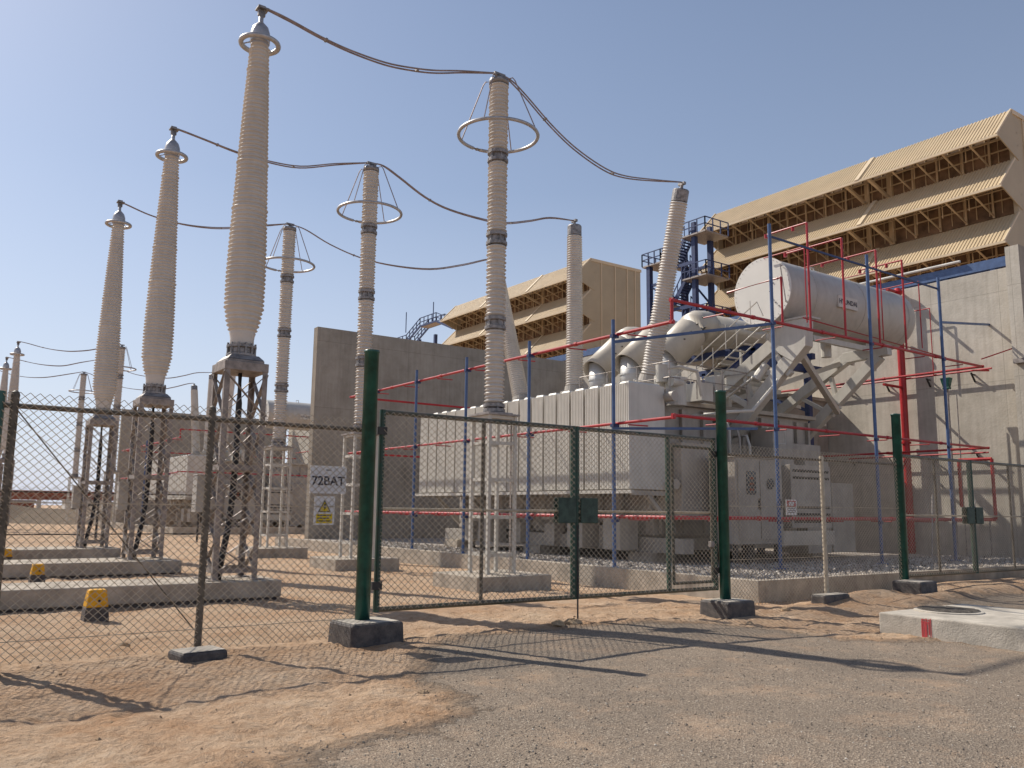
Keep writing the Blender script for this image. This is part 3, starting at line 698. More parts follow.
for X in (25.4,):
    m = M(); B = lambda p, q, w=.34, t=.24: frame_beam(m, X, p, q, w, t)
    B((19.6, 4.95), (16.3, 6.8)); B((16.45, 6.78), (14.85, 6.85)); B((18.9, 3.6), (15.2, 6.7)); B((18.2, 5.6), (16.95, 4.9), .12, .1); B((17.0, 6.2), (16.75, 5.1), .12, .1)
    m.box(X-.09, X+.09, 15.6, 15.9, 6.9, 7.18)
    m.build('rear_support_truss', 'white', TR, bevel=.006)
M().bar((20.9, 14.95, 6.2), (25.3, 16.75, 5.0), .16, .2).build('slanting_tie', 'duct', TR)
m = M()
for y, z in ((18.6, 5.4), (16.4, 6.7), (17.6, 4.7), (15.6, 6.4)): m.bar((25.4, y, z), (26.1, y+.2, z), .1, .12)
m.bar((22.1, 18.4, 5.3), (25.3, 16.6, 6.6), .14, .16); m.bar((22.1, 15.4, 6.9), (25.3, 15.4, 6.9), .14, .16)
m.tube((23.4, CY, 6.5), (23.4, CY, 7.2), .16, 14)
m.split('rear_cross_member', 'white', TR)
# access rails beside the first truss
m = M()
for X in (20.45, 19.95):
    m.path([(X, 19.6, 4.75), (X, 19.6, 5.5), (X, 19.3, 5.75), (X, 15.7, 7.75), (X, 15.5, 7.3)], .02, 6)
    m.path([(X, 19.5, 4.75), (X, 15.4, 7.1)], .022, 6)
    for i in range(4):
        y = 18.8-i*.95; m.tube((X, y, 5.2+(19.3-y)*.55), (X, y, 5.95+(19.3-y)*.56), .014, 6)
m.build('access_rail', 'white', TR)
for i in range(13): y = 19.2-i*.29; M().box(19.95, 20.45, y-.05, y+.05, 4.93+i*.166, 4.96+i*.166).build('access_rung', 'white', TR)
# far transformer in the next bay
copy_tree(TR, (17.5, 22+43, BT), 'distant white transformer glimpsed between lattice towers at left', skip=('support_truss', 'rear_support_truss', 'access_rail', 'access_rung', 'truss_cross_member', 'rear_cross_member', 'slanting_tie', 'cover_railing', 'lifting_eye', 'expansion_pipes'))

# bus ducts
for y, lab in ((20.0, 'nearest fat beige duct bending from the transformer towards the wall'), (21.7, 'middle fat beige duct with a silver stub, partly behind the leaning bushing'), (23.4, 'farthest fat beige duct, leftmost of the three')):
    t = thing('bus_duct', (20.65, y, 5.6), lab, 'duct', 'fat beige bus ducts')
    M().lathe([(.44, 5.6), (.44, 7.0)], (20.65, y, 0), n=26).build('stub_tube', 'silver', t, smooth=True)
    M().lathe([(.47, 6.35), (.47, 6.40)], (20.65, y, 0), n=26).build('clamp_band', 'silver', t)
    M().lathe([(.52, .35), (.56, .0), (.59, .0), (.59, 1.75)], (20.42, y, 6.60), (1.45, 0, 1.25), 30, False).path([(21.7, y, 7.70), (21.95, y, 7.92), (22.12, y, 8.02), (22.32, y, 8.04), (22.6, y, 8.04)], .589, 30).build('elbow_shroud', 'duct', t, smooth=True)
    M().path([(22.3, y, 8.02), (22.6, y, 8.02), (26.9, y, 8.02)], .54, 26).build('horizontal_tube', 'duct', t, smooth=True)
    m = M()
    for x in (23.6, 25.2, 26.5): m.lathe([(.555, 0), (.555, .05)], (x, y, 8.02), (1, 0, 0), 26)
    m.build('tube_band', 'silver', t)
    m = M()
    for k in range(4): m.tube((20.9+k*.32, y-.5, 7.35+k*.3), (20.9+k*.32, y-.56, 7.35+k*.3), .03, 8)
    m.build('bolts', 'dark', t)
o = thing('duct_support', (24.5, 21.7, BT), 'deep blue steel support frame under the beige ducts', 'support frame')
m = M()
for x in (24.2, 27.2):
    for y in (19.2, 24.2): m.bar((x, y, .2), (x, y, 7.4), .2, .2)
    m.bar((x, 18.9, 7.42), (x, 24.5, 7.42), .2, .22); m.bar((x, 19.2, 5.4), (x, 24.2, 7.2), .12)
m.bar((22.8, 19.3, 7.0), (28.5, 19.3, 7.0), .16, .3); m.bar((22.6, 19.0, 6.4), (24.2, 19.4, 7.3), .14)
m.build('frame_beams', 'bluedark', o)
M().box(26.9, 27.5, 19.3, 24.1, 7.54, 8.7).build('duct_end_box', 'duct', o, bevel=.01)
m = M().box(21.6, 24.0, 18.0, 19.2, 5.6, 5.75).box(21.8, 23.8, 18.2, 19.0, 6.1, 6.3).tube((21.8, 18.4, 5.9), (24.0, 18.4, 5.9), .12, 12)
m.build('duct_trays', 'white', o)

# ------------------------------------------------------------------ deluge pipework
def ring(z, zr, x0, x1, y0, y1, r, label, drops=True, inward=True):
    t = thing('deluge_pipe_ring', (x0, y0, z), label, 'pipe', 'red deluge pipe rings')
    if zr != z: p = [(x1, y1, z), (x0, y1, z), (x0, y0, z), (x0, y0, zr), (x1, y0, zr), (x1, y1, zr)]
    else: p = [(x1, y1, z), (x0, y1, z), (x0, y0, z), (x1, y0, z), (x1, y1, z)]
    m = M()
    for a, b_ in zip(p, p[1:]): m.tube(a, b_, r, 12)
    for a in p[1:-1]: m.lathe([(r*1.12, -r*1.3), (r*1.12, r*1.3)], a, (0, 1, .001), 10).lathe([(r*1.12, -r*1.3), (r*1.12, r*1.3)], a, (1, 0, .001), 10)
    for a, b_ in zip(p, p[1:]):
        a, b_ = V(a), V(b_); Ls = (b_-a).length; k = int(Ls/2.9)
        for i in range(1, k): q = a.lerp(b_, i/k); d = (b_-a).normalized(); m.tube(q-d*.05, q+d*.05, r*1.35, 12)
    m.build('main_pipe', 'red', t, smooth=False)
    m = M(); y = y0+1.5
    while y < y1-1:
        m.tube((x0, y, z-.06), (x0+.5, y-.16, z-.07), .017, 8); y += 2.3
    x = x0+1.8
    while x < x1-.5:
        m.tube((x, y0, zr-.07), (x-.05, y0+.6, zr-.07), .017, 8); x += 2.3
    m.split('spray_branch', 'red', t); return t
RX0, RX1, RY0, RY1 = 14.2, 28.75, 13.6, 31.0
ra = ring(1.48, 1.48, RX0, RX1, RY0, RY1, .044, 'lowest straight red pipe ring around the transformer')
rb = ring(3.75, 3.8, RX0, RX1, RY0, RY1, .037, 'middle red pipe ring passing in front of the radiators')
rc = ring(5.98, 6.5, RX0, RX1, RY0, RY1, .042, 'highest red pipe ring with a step up beside the leaning bushing')
copy_tree(rb, (RX0, RY0+43, 3.75), 'far red pipe ring seen against the distant firewall'); copy_tree(rc, (RX0, RY0+43, 5.98), 'far upper red pipe ring near the skyline between bushings')
t = thing('deluge_riser', (30.0, 17.1, 0), 'thick vertical red riser pipe in front of the stained wall', 'pipe')
m = M().tube((30.02, 17.1, .1), (30.02, 17.1, 8.1), .13, 18); m.lathe([(.18, 0), (.18, .08)], (30.02, 17.1, 4.2), n=18).lathe([(.18, 0), (.18, .08)], (30.02, 17.1, 8.05), n=18); m.build('riser_pipe', 'red', t)
m = M().tube((30.02, 17.1, 8.1), (30.02, 17.1, 9.9), .075, 12).tube((28.75, 17.1, 3.8), (30.02, 17.1, 3.8), .05, 10).tube((28.75, 17.1, 6.3), (30.02, 17.1, 6.3), .05, 10)
m.lathe([(.1, -.15), (.2, 0), (.1, .15)], (30.02, 17.1, 9.95), n=14).tube((29.3, 17.1, 9.95), (30.25, 17.1, 9.95), .06, 10); m.build('upper_branch', 'red', t)
# sprinkler hoops round the conservator
for k, (x, z1, yb) in enumerate(((19.5, 9.5, 14.95), (21.1, 9.38, 15.5), (22.8, 9.35, 15.4), (24.2, 9.3, 15.0))):
    t = thing('sprinkler_hoop', (x, RY0, 6.5), ['tall red pipe hoop crossing the left part of the white cylinder, tallest of four', 'second red pipe hoop from the left over the white cylinder', 'third red pipe hoop over the cylinder, right of the lettering', 'rightmost red pipe hoop before the white cylinder'][k], 'pipe', 'red sprinkler hoops around the conservator')
    M().tube((x, RY0, 6.5), (x, RY0, z1), .031, 10).tube((x, RY0, z1), (x, yb, z1), .026, 10).build('hoop_pipe', 'red', t)
    M().tube((x, yb, z1-.1), (x, yb, z1+.02), .05, 8).tube((x, yb-.9, z1-.12), (x, yb-.9, z1), .045, 8).build('nozzle', 'red', t)
t = thing('sprinkler_branch', (18.6, 13.45, 6.5), 'small red pipe branch ending before the round white end plate', 'pipe')
M().path([(18.3, RY0, 6.5), (18.3, RY0, 7.75)], .035, 8).path([(18.3, RY0, 7.75), (18.3, 15.4, 7.7)], .03, 8).build('branch_pipe', 'red', t)
t = thing('rear_sprinkler_rail', (20.2, 17.2, 7.2), 'thin red rail and posts seen behind and through the hoops', 'pipe')
m = M().path([(19.6, 13.9, 6.9), (28.4, 14.6, 6.9)], .022, 6)
for x in (20.2, 22.0, 24.0, 26.2): m.tube((x, 14.2, 6.9), (x, 14.2, 9.1), .02, 6).tube((x, 14.2, 9.1), (x, 15.6, 9.1), .018, 6)
m.build('thin_pipes', 'red', t)
# blue poles
GPo = 'blue poles carrying the red pipes'
def pole(x, y, z, label, r=.046):
    t = thing('blue_pole', (x, y, BT), label, 'pole', GPo)
    M().tube((x, y, BT-.1), (x, y, z), r, 12).build('pole_tube', 'blue', t)
    M().box(x-.12, x+.12, y-.12, y+.12, BT-.02, BT+.03).build('foot_plate', 'blue', t)
    m = M()
    for zz in (1.48, 3.78, 6.02 if z < 8 else 6.5):
        if zz < z: m.box(x-.06, x+.14 if x < 15 else x+.06, y-.06, y+.06 if x < 15 else y+.02, zz-.13, zz-.05)
    m.build('pipe_bracket', 'bluedark', t)
    return t
px_ = RX0-.11
p0 = pole(px_, 15.5, 6.35, 'blue pole before the right end of the radiator bank')
for y, l in ((19.0, 'second blue pole along the radiators, just right of the nearest ringed insulator'), (22.3, 'third blue pole along the radiators, left of the nearest ringed insulator'), (25.5, 'blue pole before the left end of the radiators'), (28.6, 'blue pole just right of the tall green post, by the dark firewall')):
    copy_tree(p0, (px_, y, BT), l)
py_ = RY0-.12
p1 = pole(17.72, py_, 9.05, 'tall blue pole crossing the round white end plate')
copy_tree(p1, (22.12, py_, BT), 'tall blue pole in front of the middle of the white cylinder')
copy_tree(p1, (26.05, py_, BT), 'rightmost tall blue pole, before the stained wall')
for y, l in ((58.5, 'far blue pole in the distant bay, nearer one'), (65.2, 'far blue pole beside the distant radiators')): copy_tree(p0, (px_, y, BT), l)
t = thing('pole_tie_rail', (17.72, py_, 8.75), 'thin blue tie rail joining the tops of the tall blue poles', 'rail')
M().bar((17.72, py_+.06, 8.75), (26.1, py_+.06, 8.7), .04, .05).build('tie_bar', 'bluedark', t)
t = thing('corner_brace', (px_, 15.5, 5.9), 'slanting blue brace under the stepped corner of the top red pipe', 'rail')
M().bar((px_, 15.5, 5.78), (17.72, py_, 6.4), .06, .07).bar((px_, 15.5, 3.62), (17.0, py_, 3.66), .05, .06).split('brace_bar', 'blue', t)
t = thing('wall_tie', (26.3, 13.5, 7.8), 'blue horizontal tie from the rightmost blue pole to the pier', 'rail')
M().bar((26.05, py_, 7.6), (30.3, 14.0, 8.2), .06, .07).build('tie_bar', 'blue', t)
# wall pipes, lamp and brackets
t = thing('wall_pipe_run', (30.0, 14.4, 6.6), 'thin red pipe run on brackets along the stained wall', 'pipe')
m = M().tube((30.05, 13.9, 6.62), (30.05, 20.5, 6.62), .035, 8).tube((29.3, 14.2, 6.5), (30.05, 14.0, 6.55), .03, 8).tube((30.05, 14.2, 3.75), (30.05, 19.5, 3.75), .03, 8)
m.tube((28.75, RY0, 6.75), (29.9, 13.0, 7.2), .022, 6).tube((30.0, 15.9, 9.1), (30.0, 17.0, 9.1), .02, 6).tube((30.0, 15.9, 6.6), (30.0, 15.9, 9.1), .02, 6)
m.build('wall_pipes', 'red', t)
m = M()
for y in (14.6, 16.2, 17.8, 19.4): m.bar((30.05, y, 6.55), (30.3, y, 6.25), .05, .05).bar((30.05, y, 6.5), (30.3, y, 6.5), .05, .04).bar((30.05, y, 3.7), (30.3, y, 3.5), .04, .04)
m.build('wall_brackets', 'dark', t)
t = thing('hydrant_frame', (29.4, 14.2, 0), 'small red pipe frame low on the wall at the far right', 'pipe')
m = M()
for a, b_ in (((29.6, 15.0, 3.5), (29.6, 13.9, 3.5)), ((29.6, 13.9, 3.5), (29.6, 13.9, 1.5)), ((29.6, 13.9, 1.5), (29.6, 14.9, 1.5)), ((29.6, 15.0, 3.5), (29.6, 15.0, 1.9))): m.tube(a, b_, .055, 10)
m.build('frame_pipe', 'red', t)
M().tube((29.6, 14.7, 1.9), (29.6, 14.7, .2), .03, 8).tube((29.6, 14.1, 1.5), (29.6, 14.1, .2), .03, 8).build('frame_leg', 'galv', t)
t = thing('wall_floodlight', (29.7, 15.2, 0), 'green floodlight on a thin post casting a long shadow on the wall', 'floodlight')
M().tube((29.55, 15.2, .2), (29.55, 15.2, 6.05), .035, 8).build('lamp_post', 'galv', t)
M().tube((29.75, 15.0, .2), (29.75, 15.0, 5.8), .02, 8).build('conduit', 'galv', t)
m = M().taper(29.5, 15.2, 6.05, 6.38, .08, .1, .12, .17).box(29.42, 29.58, 15.08, 15.32, 5.98, 6.05); m.build('lamp_housing', 'green', t, bevel=.01)
t = thing('stay_wires', (24, 13.2, .3), 'pair of slanting pale stays beside the right blue poles', 'stay')
M().tube((24.0, 13.1, .25), (24.6, 13.3, 2.2), .02, 6).tube((26.4, 13.2, .25), (27.3, 13.4, 2.1), .02, 6).build('stay_bar', 'galv', t)

# ------------------------------------------------------------------ fences and gates
FY = 10.0
def mesh_panel(x0, x1, z0, z1, y, px=.090, pz=.083, r=.0042):
    m = M(); h = z1-z0; run = h*px/pz
    import math as _m
    k0 = int(_m.floor((x0-run)/px))-1; k1 = int(_m.ceil((x1+run)/px))+1
    d = V((0, 1, 0))
    for s in (1, -1):
        for k in range(k0, k1+1):
            xt = k*px      # x at top edge
            a = V((xt - s*run, y, z0)); b_ = V((xt, y, z1))
            lo, hi = sorted((a.x, b_.x))
            if hi <= x0 or lo >= x1: continue
            def cl(p, q):
                if p.x < x0: t = (x0-p.x)/(q.x-p.x); return p.lerp(q, t)
                if p.x > x1: t = (x1-p.x)/(q.x-p.x); return p.lerp(q, t)
                return p
            A = cl(a, b_); B = cl(b_, a)
            if (A-B).length < .02: continue
            off = V((0, .004*s, 0)); A = A+off; B = B+off
            dd = (B-A).normalized(); n1 = dd.cross(d).normalized()*r; n2 = d*r
            o = len(m.v)
            for p in (A, B): m.v += [p+n1, p-n1*.5+n2*.87, p-n1*.5-n2*.87]
            m.f += [(o, o+1, o+4, o+3), (o+1, o+2, o+5, o+4), (o+2, o, o+3, o+5)]
    return m
def footing(x, y, z1, a, b_, parent, m='tar', name='footing_block', z0=-.35, rot=.15):
    g = M(); c, s = math.cos(rot), math.sin(rot)
    P = [(-a, -b_), (a, -b_), (a, b_), (-a, b_)]; k = .93
    pts = [(x+u*c-v*s, y+u*s+v*c, z0) for u, v in P] + [(x+(u*c-v*s)*k, y+(u*s+v*c)*k, z1) for u, v in P]
    g.add(pts, [(0,3,2,1),(4,5,6,7),(0,1,5,4),(1,2,6,5),(2,3,7,6),(3,0,4,7)])
    return g.build(name, m, parent, bevel=.03)
F1 = thing('chain_link_fence', (2.9, FY, 0), 'left stretch of chain link fence running to the tall green gate post', 'fence', 'chain link fences')
mesh_panel(-2.2, 4.78, .03, 2.74, FY-.03).build('wire_mesh', 'mesh', F1)
M().tube((-2.2, FY, 2.6), (4.78, FY, 2.6), .028, 10).build('top_rail', 'fencetube', F1)
M().tube((-2.2, FY-.02, 1.62), (4.78, FY-.02, 1.62), .006, 6).tube((-2.2, FY-.02, .25), (4.78, FY-.02, .25), .005, 6).build('tension_wire', 'mesh', F1)
for x, r in ((.86, .045), (2.85, .045)):
    M().tube((x, FY, -.1), (x, FY, 2.7), r*.9, 12).lathe([(r, 2.7), (r*.8, 2.74), (.01, 2.76)], (x, FY, 0), n=12).build('fence_post', 'fencetube', F1)
M().tube((.70, FY+.02, -.1), (.70, FY+.02, 2.74), .075, 14).build('thick_corner_post', 'green', F1, smooth=False)
M().tube((.9, FY+.03, 2.55), (2.8, FY+.03, .25), .007, 8).build('diagonal_brace', 'fencetube', F1)
footing(2.72, 9.52, .10, .27, .2, F1); footing(2.72, 9.52, .108, .235, .17, F1, 'slabc', 'footing_top', .101)
footing(.55, 9.55, .10, .3, .22, F1); footing(.55, 9.55, .108, .26, .19, F1, 'slabc', 'footing_top', .101)

GG = 'tall green gate posts'
def gate_post(x, y, z1, zb, bx, by, label):
    t = thing('gate_post', (x, y, 0), label, 'gate post', GG)
    M().lathe([(.093, zb-.2), (.093, z1-.03), (.1, z1-.03), (.1, z1), (.02, z1+.015)], (x, y, 0), n=20).build('post_tube', 'green', t, smooth=True)
    footing(bx, by, zb, .38, .32, t, 'tar', rot=.06); footing(bx, by, zb+.008, .325, .27, t, 'slabc', 'footing_top', zb+.001, .06)
    return t
gate_post(4.78, 9.86, 3.62, .24, 4.80, 9.78, 'tall dark green gate post left of the gates, nearest to the camera')
gate_post(11.57, 9.95, 3.72, .15, 11.5, 9.85, 'tall dark green gate post between the gates and the right fence')
gate_post(17.2, 10.0, 3.74, .27, 17.05, 9.7, 'tall dark green gate post at right, before the thick red riser')

def leaf(x0, x1, stiles, label, wicket=None, lock=None, rod=None, z0=.33, z1=2.86):
    t = thing('gate_leaf', (x0, FY, z0), label, 'gate', 'chain link gate leaves'); y = FY+.05
    for z in (z0, z1): M().tube((x0, y, z), (x1, y, z), .034, 12).build('gate_rail', 'gaterail', t)
    for x in (x0, x1): M().tube((x, y, z0-.03), (x, y, z1+.03), .042, 12).build('gate_stile', 'stileg', t)
    M().tube((x0, y, 1.6), (x1, y, 1.6), .017, 8).build('mid_rail', 'mesh', t)
    for x in stiles: M().tube((x, y+.01, z0), (x, y+.01, z1), .028, 10).build('mid_stile', 'fencetube', t)
    if wicket:
        wx0, wx1 = wicket; w = M()
        for a, b_ in (((wx0, z0+.12), (wx1, z0+.12)), ((wx0, z1-.16), (wx1, z1-.16)), ((wx0, z0+.12), (wx0, z1-.16)), ((wx1, z0+.12), (wx1, z1-.16))):
            w.tube((a[0], y-.02, a[1]), (b_[0], y-.02, b_[1]), .026, 10)
        M().tube((wx0-.09, y, z0), (wx0-.09, y, z1), .04, 10).build('gate_stile', 'stileg', t); w.build('wicket_frame', 'gaterail', t)
        M().box(wx1-.06, wx1+.02, y-.06, y+.02, 1.02, 1.12).build('padlock', 'galv', t, bevel=.01)
    mesh_panel(x0, x1, z0, z1, y-.045, .098, .088).build('wire_mesh', 'mesh', t)
    if lock: M().box(lock-.17, lock+.17, y-.075, y-.052, 1.42, 1.80).box(lock-.17, lock+.17, y+.04, y+.06, 1.42, 1.80).build('lock_plate', 'lockp', t, bevel=.01)
    if rod: M().tube((rod, y-.04, .0), (rod, y-.04, 1.4), .013, 8).build('drop_bolt', 'dark', t)
    for z in (z0+.25, z1-.3):
        xs = x0 if (rod or lock or 99) > (x0+x1)/2 else x1
        M().box(xs-.09, xs+.05, y-.05, y+.03, z, z+.1).build('hinge', 'dark', t)
    return t
leaf(5.06, 8.30, [6.66], 'left gate leaf of dusty green tube with wire mesh and a pale middle stile', lock=8.14, rod=None)
leaf(8.37, 11.46, [], 'right gate leaf with a narrow wicket door beside the green post', wicket=(10.42, 11.36), lock=8.57, rod=8.36)
leaf(17.36, 20.25, [18.75], 'far right gate leaf, left one of the second pair', lock=20.1)
leaf(20.33, 23.3, [22.2], 'far right gate leaf cut by the right picture edge', lock=20.5)
F2 = thing('chain_link_fence', (14.5, FY, 0), 'chain link fence between the second and third green gate posts', 'fence', 'chain link fences')
mesh_panel(11.78, 17.08, .0, 2.8, FY-.03).build('wire_mesh', 'mesh', F2)
M().tube((11.74, FY, 2.62), (17.1, FY, 2.66), .026, 10).build('top_rail', 'fencetube', F2)
M().tube((11.74, FY-.02, 1.72), (17.1, FY-.02, 1.74), .006, 6).tube((11.74, FY-.02, .8), (17.1, FY-.02, .8), .005, 6).build('tension_wire', 'mesh', F2)
M().tube((14.5, FY, -.2), (14.5, FY, 2.72), .042, 12).build('fence_post', 'mesh', F2)
footing(14.35, 9.82, .12, .42, .17, F2, 'tar', rot=.01)
footing(14.35, 9.82, .128, .37, .14, F2, 'slabc', 'footing_top', .121, 0)
F3 = thing('chain_link_fence', (25, FY, 0), 'chain link fence continuing past the right picture edge', 'fence', 'chain link fences')
mesh_panel(23.4, 27.5, .0, 2.8, FY-.03).build('wire_mesh', 'mesh', F3)
M().tube((23.4, FY, 2.62), (27.5, FY, 2.66), .026, 10).build('top_rail', 'fencetube', F3)
for x in (23.4, 27.4): M().tube((x, FY, -.2), (x, FY, 2.75), .05, 12).build('fence_post', 'green', F3)
# signs
t = thing('bay_number_sign', (4.35, FY, 1.8), 'white rectangular sign reading 72BAT hung on the left fence', 'sign')
sy = FY-.012
M().box(4.07, 4.55, sy-.004, sy, 1.78, 2.12).build('sign_plate', 'signwhite', t)
text_mesh('lettering', '72BAT', .155, (4.31, sy-.006, 1.93), (1, 0, 0), (0, 0, 1), 'ink', t, .0015, .003)
M().box(4.275, 4.345, sy-.006, sy-.004, 2.063, 2.075).build('emblem_line', 'dark', t)
t = thing('warning_sign', (4.3, FY, 1.4), 'white sheet with a yellow triangle and yellow box below the 72BAT sign', 'sign')
M().box(4.14, 4.41, sy-.004, sy, 1.395, 1.745).build('sign_plate', 'signwhite', t)
def tri(cx, cz, r, y0, y1): return M().prism([(cx-r*.87, cz-r*.5), (cx+r*.87, cz-r*.5), (cx, cz+r)], 'Y', y0, y1)
tri(4.275, 1.60, .1, sy-.006, sy-.004).build('triangle_border', 'ink', t); tri(4.275, 1.60, .078, sy-.008, sy-.006).build('triangle', 'signyellow', t)
M().prism([(4.27, 1.655), (4.292, 1.655), (4.28, 1.615), (4.298, 1.615), (4.262, 1.558), (4.274, 1.6), (4.256, 1.6)], 'Y', sy-.010, sy-.008).build('lightning_symbol', 'ink', t)
M().box(4.17, 4.38, sy-.006, sy-.004, 1.415, 1.53).build('text_box', 'signyellow', t)
m = M()
for k in range(3): m.box(4.185, 4.365 - .03*(k == 1), sy-.008, sy-.006, 1.505-k*.034, 1.518-k*.034)
m.build('text_lines', 'ink', t)
t = thing('danger_sign', (13.5, FY, 1.6), 'small white and red notice on the fence beside the tall blue pole', 'sign')
M().box(13.34, 13.66, sy-.004, sy, 1.575, 1.86).build('sign_plate', 'signwhite', t)
M().box(13.375, 13.625, sy-.006, sy-.004, 1.725, 1.84).build('red_panel', 'signred', t)
M().lathe([(.045, 0), (.045, .002)], (13.5, sy-.006, 1.783), (0, -1, 0), 24).box(13.42, 13.58, sy-.008, sy-.006, 1.748, 1.818).build('white_oval', 'signwhite', t)
m = M()
for k in range(3): m.box(13.39, 13.61-.04*(k == 2), sy-.006, sy-.004, 1.69-k*.035, 1.70-k*.035)
m.build('text_lines', 'ink', t)

# ------------------------------------------------------------------ concrete slab with manhole at right
t = thing('manhole_slab', (12.8, 6, 0), 'thick pale concrete slab with round cover and red paint mark, bottom right', 'concrete slab')
M().box(11.74, 14.1, 2.6, 7.25, -.16, .2).build('slab', 'slabc', t, bevel=.02)
M().lathe([(.47, .2), (.47, .215), (.44, .222)], (12.8, 6.78, 0), n=40).build('cover_frame', 'slabc', t)
m = M().lathe([(.42, .215), (.42, .232)], (12.8, 6.78, 0), n=40)
for i in range(-4, 5):
    h = math.sqrt(max(0, .4**2-(i*.085)**2)); m.box(12.8+i*.085-.012, 12.8+i*.085+.012, 6.78-h, 6.78+h, .232, .24)
m.build('manhole_cover', 'iron', t)
m = M(); random.seed(3)
for k in range(30):
    e = k % 3; yc = (6.60, 6.49, 6.55)[e] + random.uniform(-.018, .018); za = random.uniform(-.12, -.02); zt_ = random.uniform(.1, .19); w = random.uniform(.003, .007)
    if k > 20: za = .14 + random.uniform(-.03, .03) if k % 2 else -.08 + random.uniform(-.02, .03); x = 11.7375-.0002*k; m.add([(x, 6.49, za-.006), (x, 6.61, za-.004), (x, 6.61, za+.006), (x, 6.49, za+.004)], [(0, 1, 2, 3)]); continue
    x = 11.7375-.0002*k; m.add([(x, yc-w, za), (x, yc+w, za), (x, yc+w+random.uniform(-.01, .01), zt_), (x, yc-w, zt_)], [(0, 1, 2, 3)])
m.build('red_paint_mark', MT['signred'], t)
# loose pieces of rock
def rock(x, y, s, label, seed):
    m = M(); rr = random.Random(seed); n, k = 9, 6; zz = tz(x, y)
    prof = []
    for j in range(k+1):
        ph = PI*j/k
        for i in range(n):
            a = 2*PI*i/n; q = .75+.5*rr.random(); prof.append((x+s*q*math.sin(ph)*math.cos(a), y+s*q*.8*math.sin(ph)*math.sin(a), zz+s*.45*(.2+q*math.cos(ph))))
    fs = [(j*n+i, j*n+(i+1) % n, (j+1)*n+(i+1) % n, (j+1)*n+i) for j in range(k) for i in range(n)]
    m.add(prof, fs); tag(m.build('rock', 'stone', origin=(x, y, 0)), label, 'rock', 'loose lumps of rock')
rock(3.92, 6.8, .06, 'single small brown rock at the sand and gravel edge', 1)
rock(7.72, 9.68, .12, 'flat sandy lump on the sand below the gate lock', 2)
rock(8.05, 9.75, .13, 'upright sandy lump leaning at the foot of the drop bolt', 3)
rock(12.65, 9.55, .1, 'pale lump beside the kerb corner', 4)
rock(10.9, 8.9, .07, 'small clod right of the second gate post block', 5)
rock(16.6, 8.0, .08, 'dark red lump on the gravel behind the slab', 6)
rock(2.2, 10.6, .07, 'small clod behind the left fence', 7)

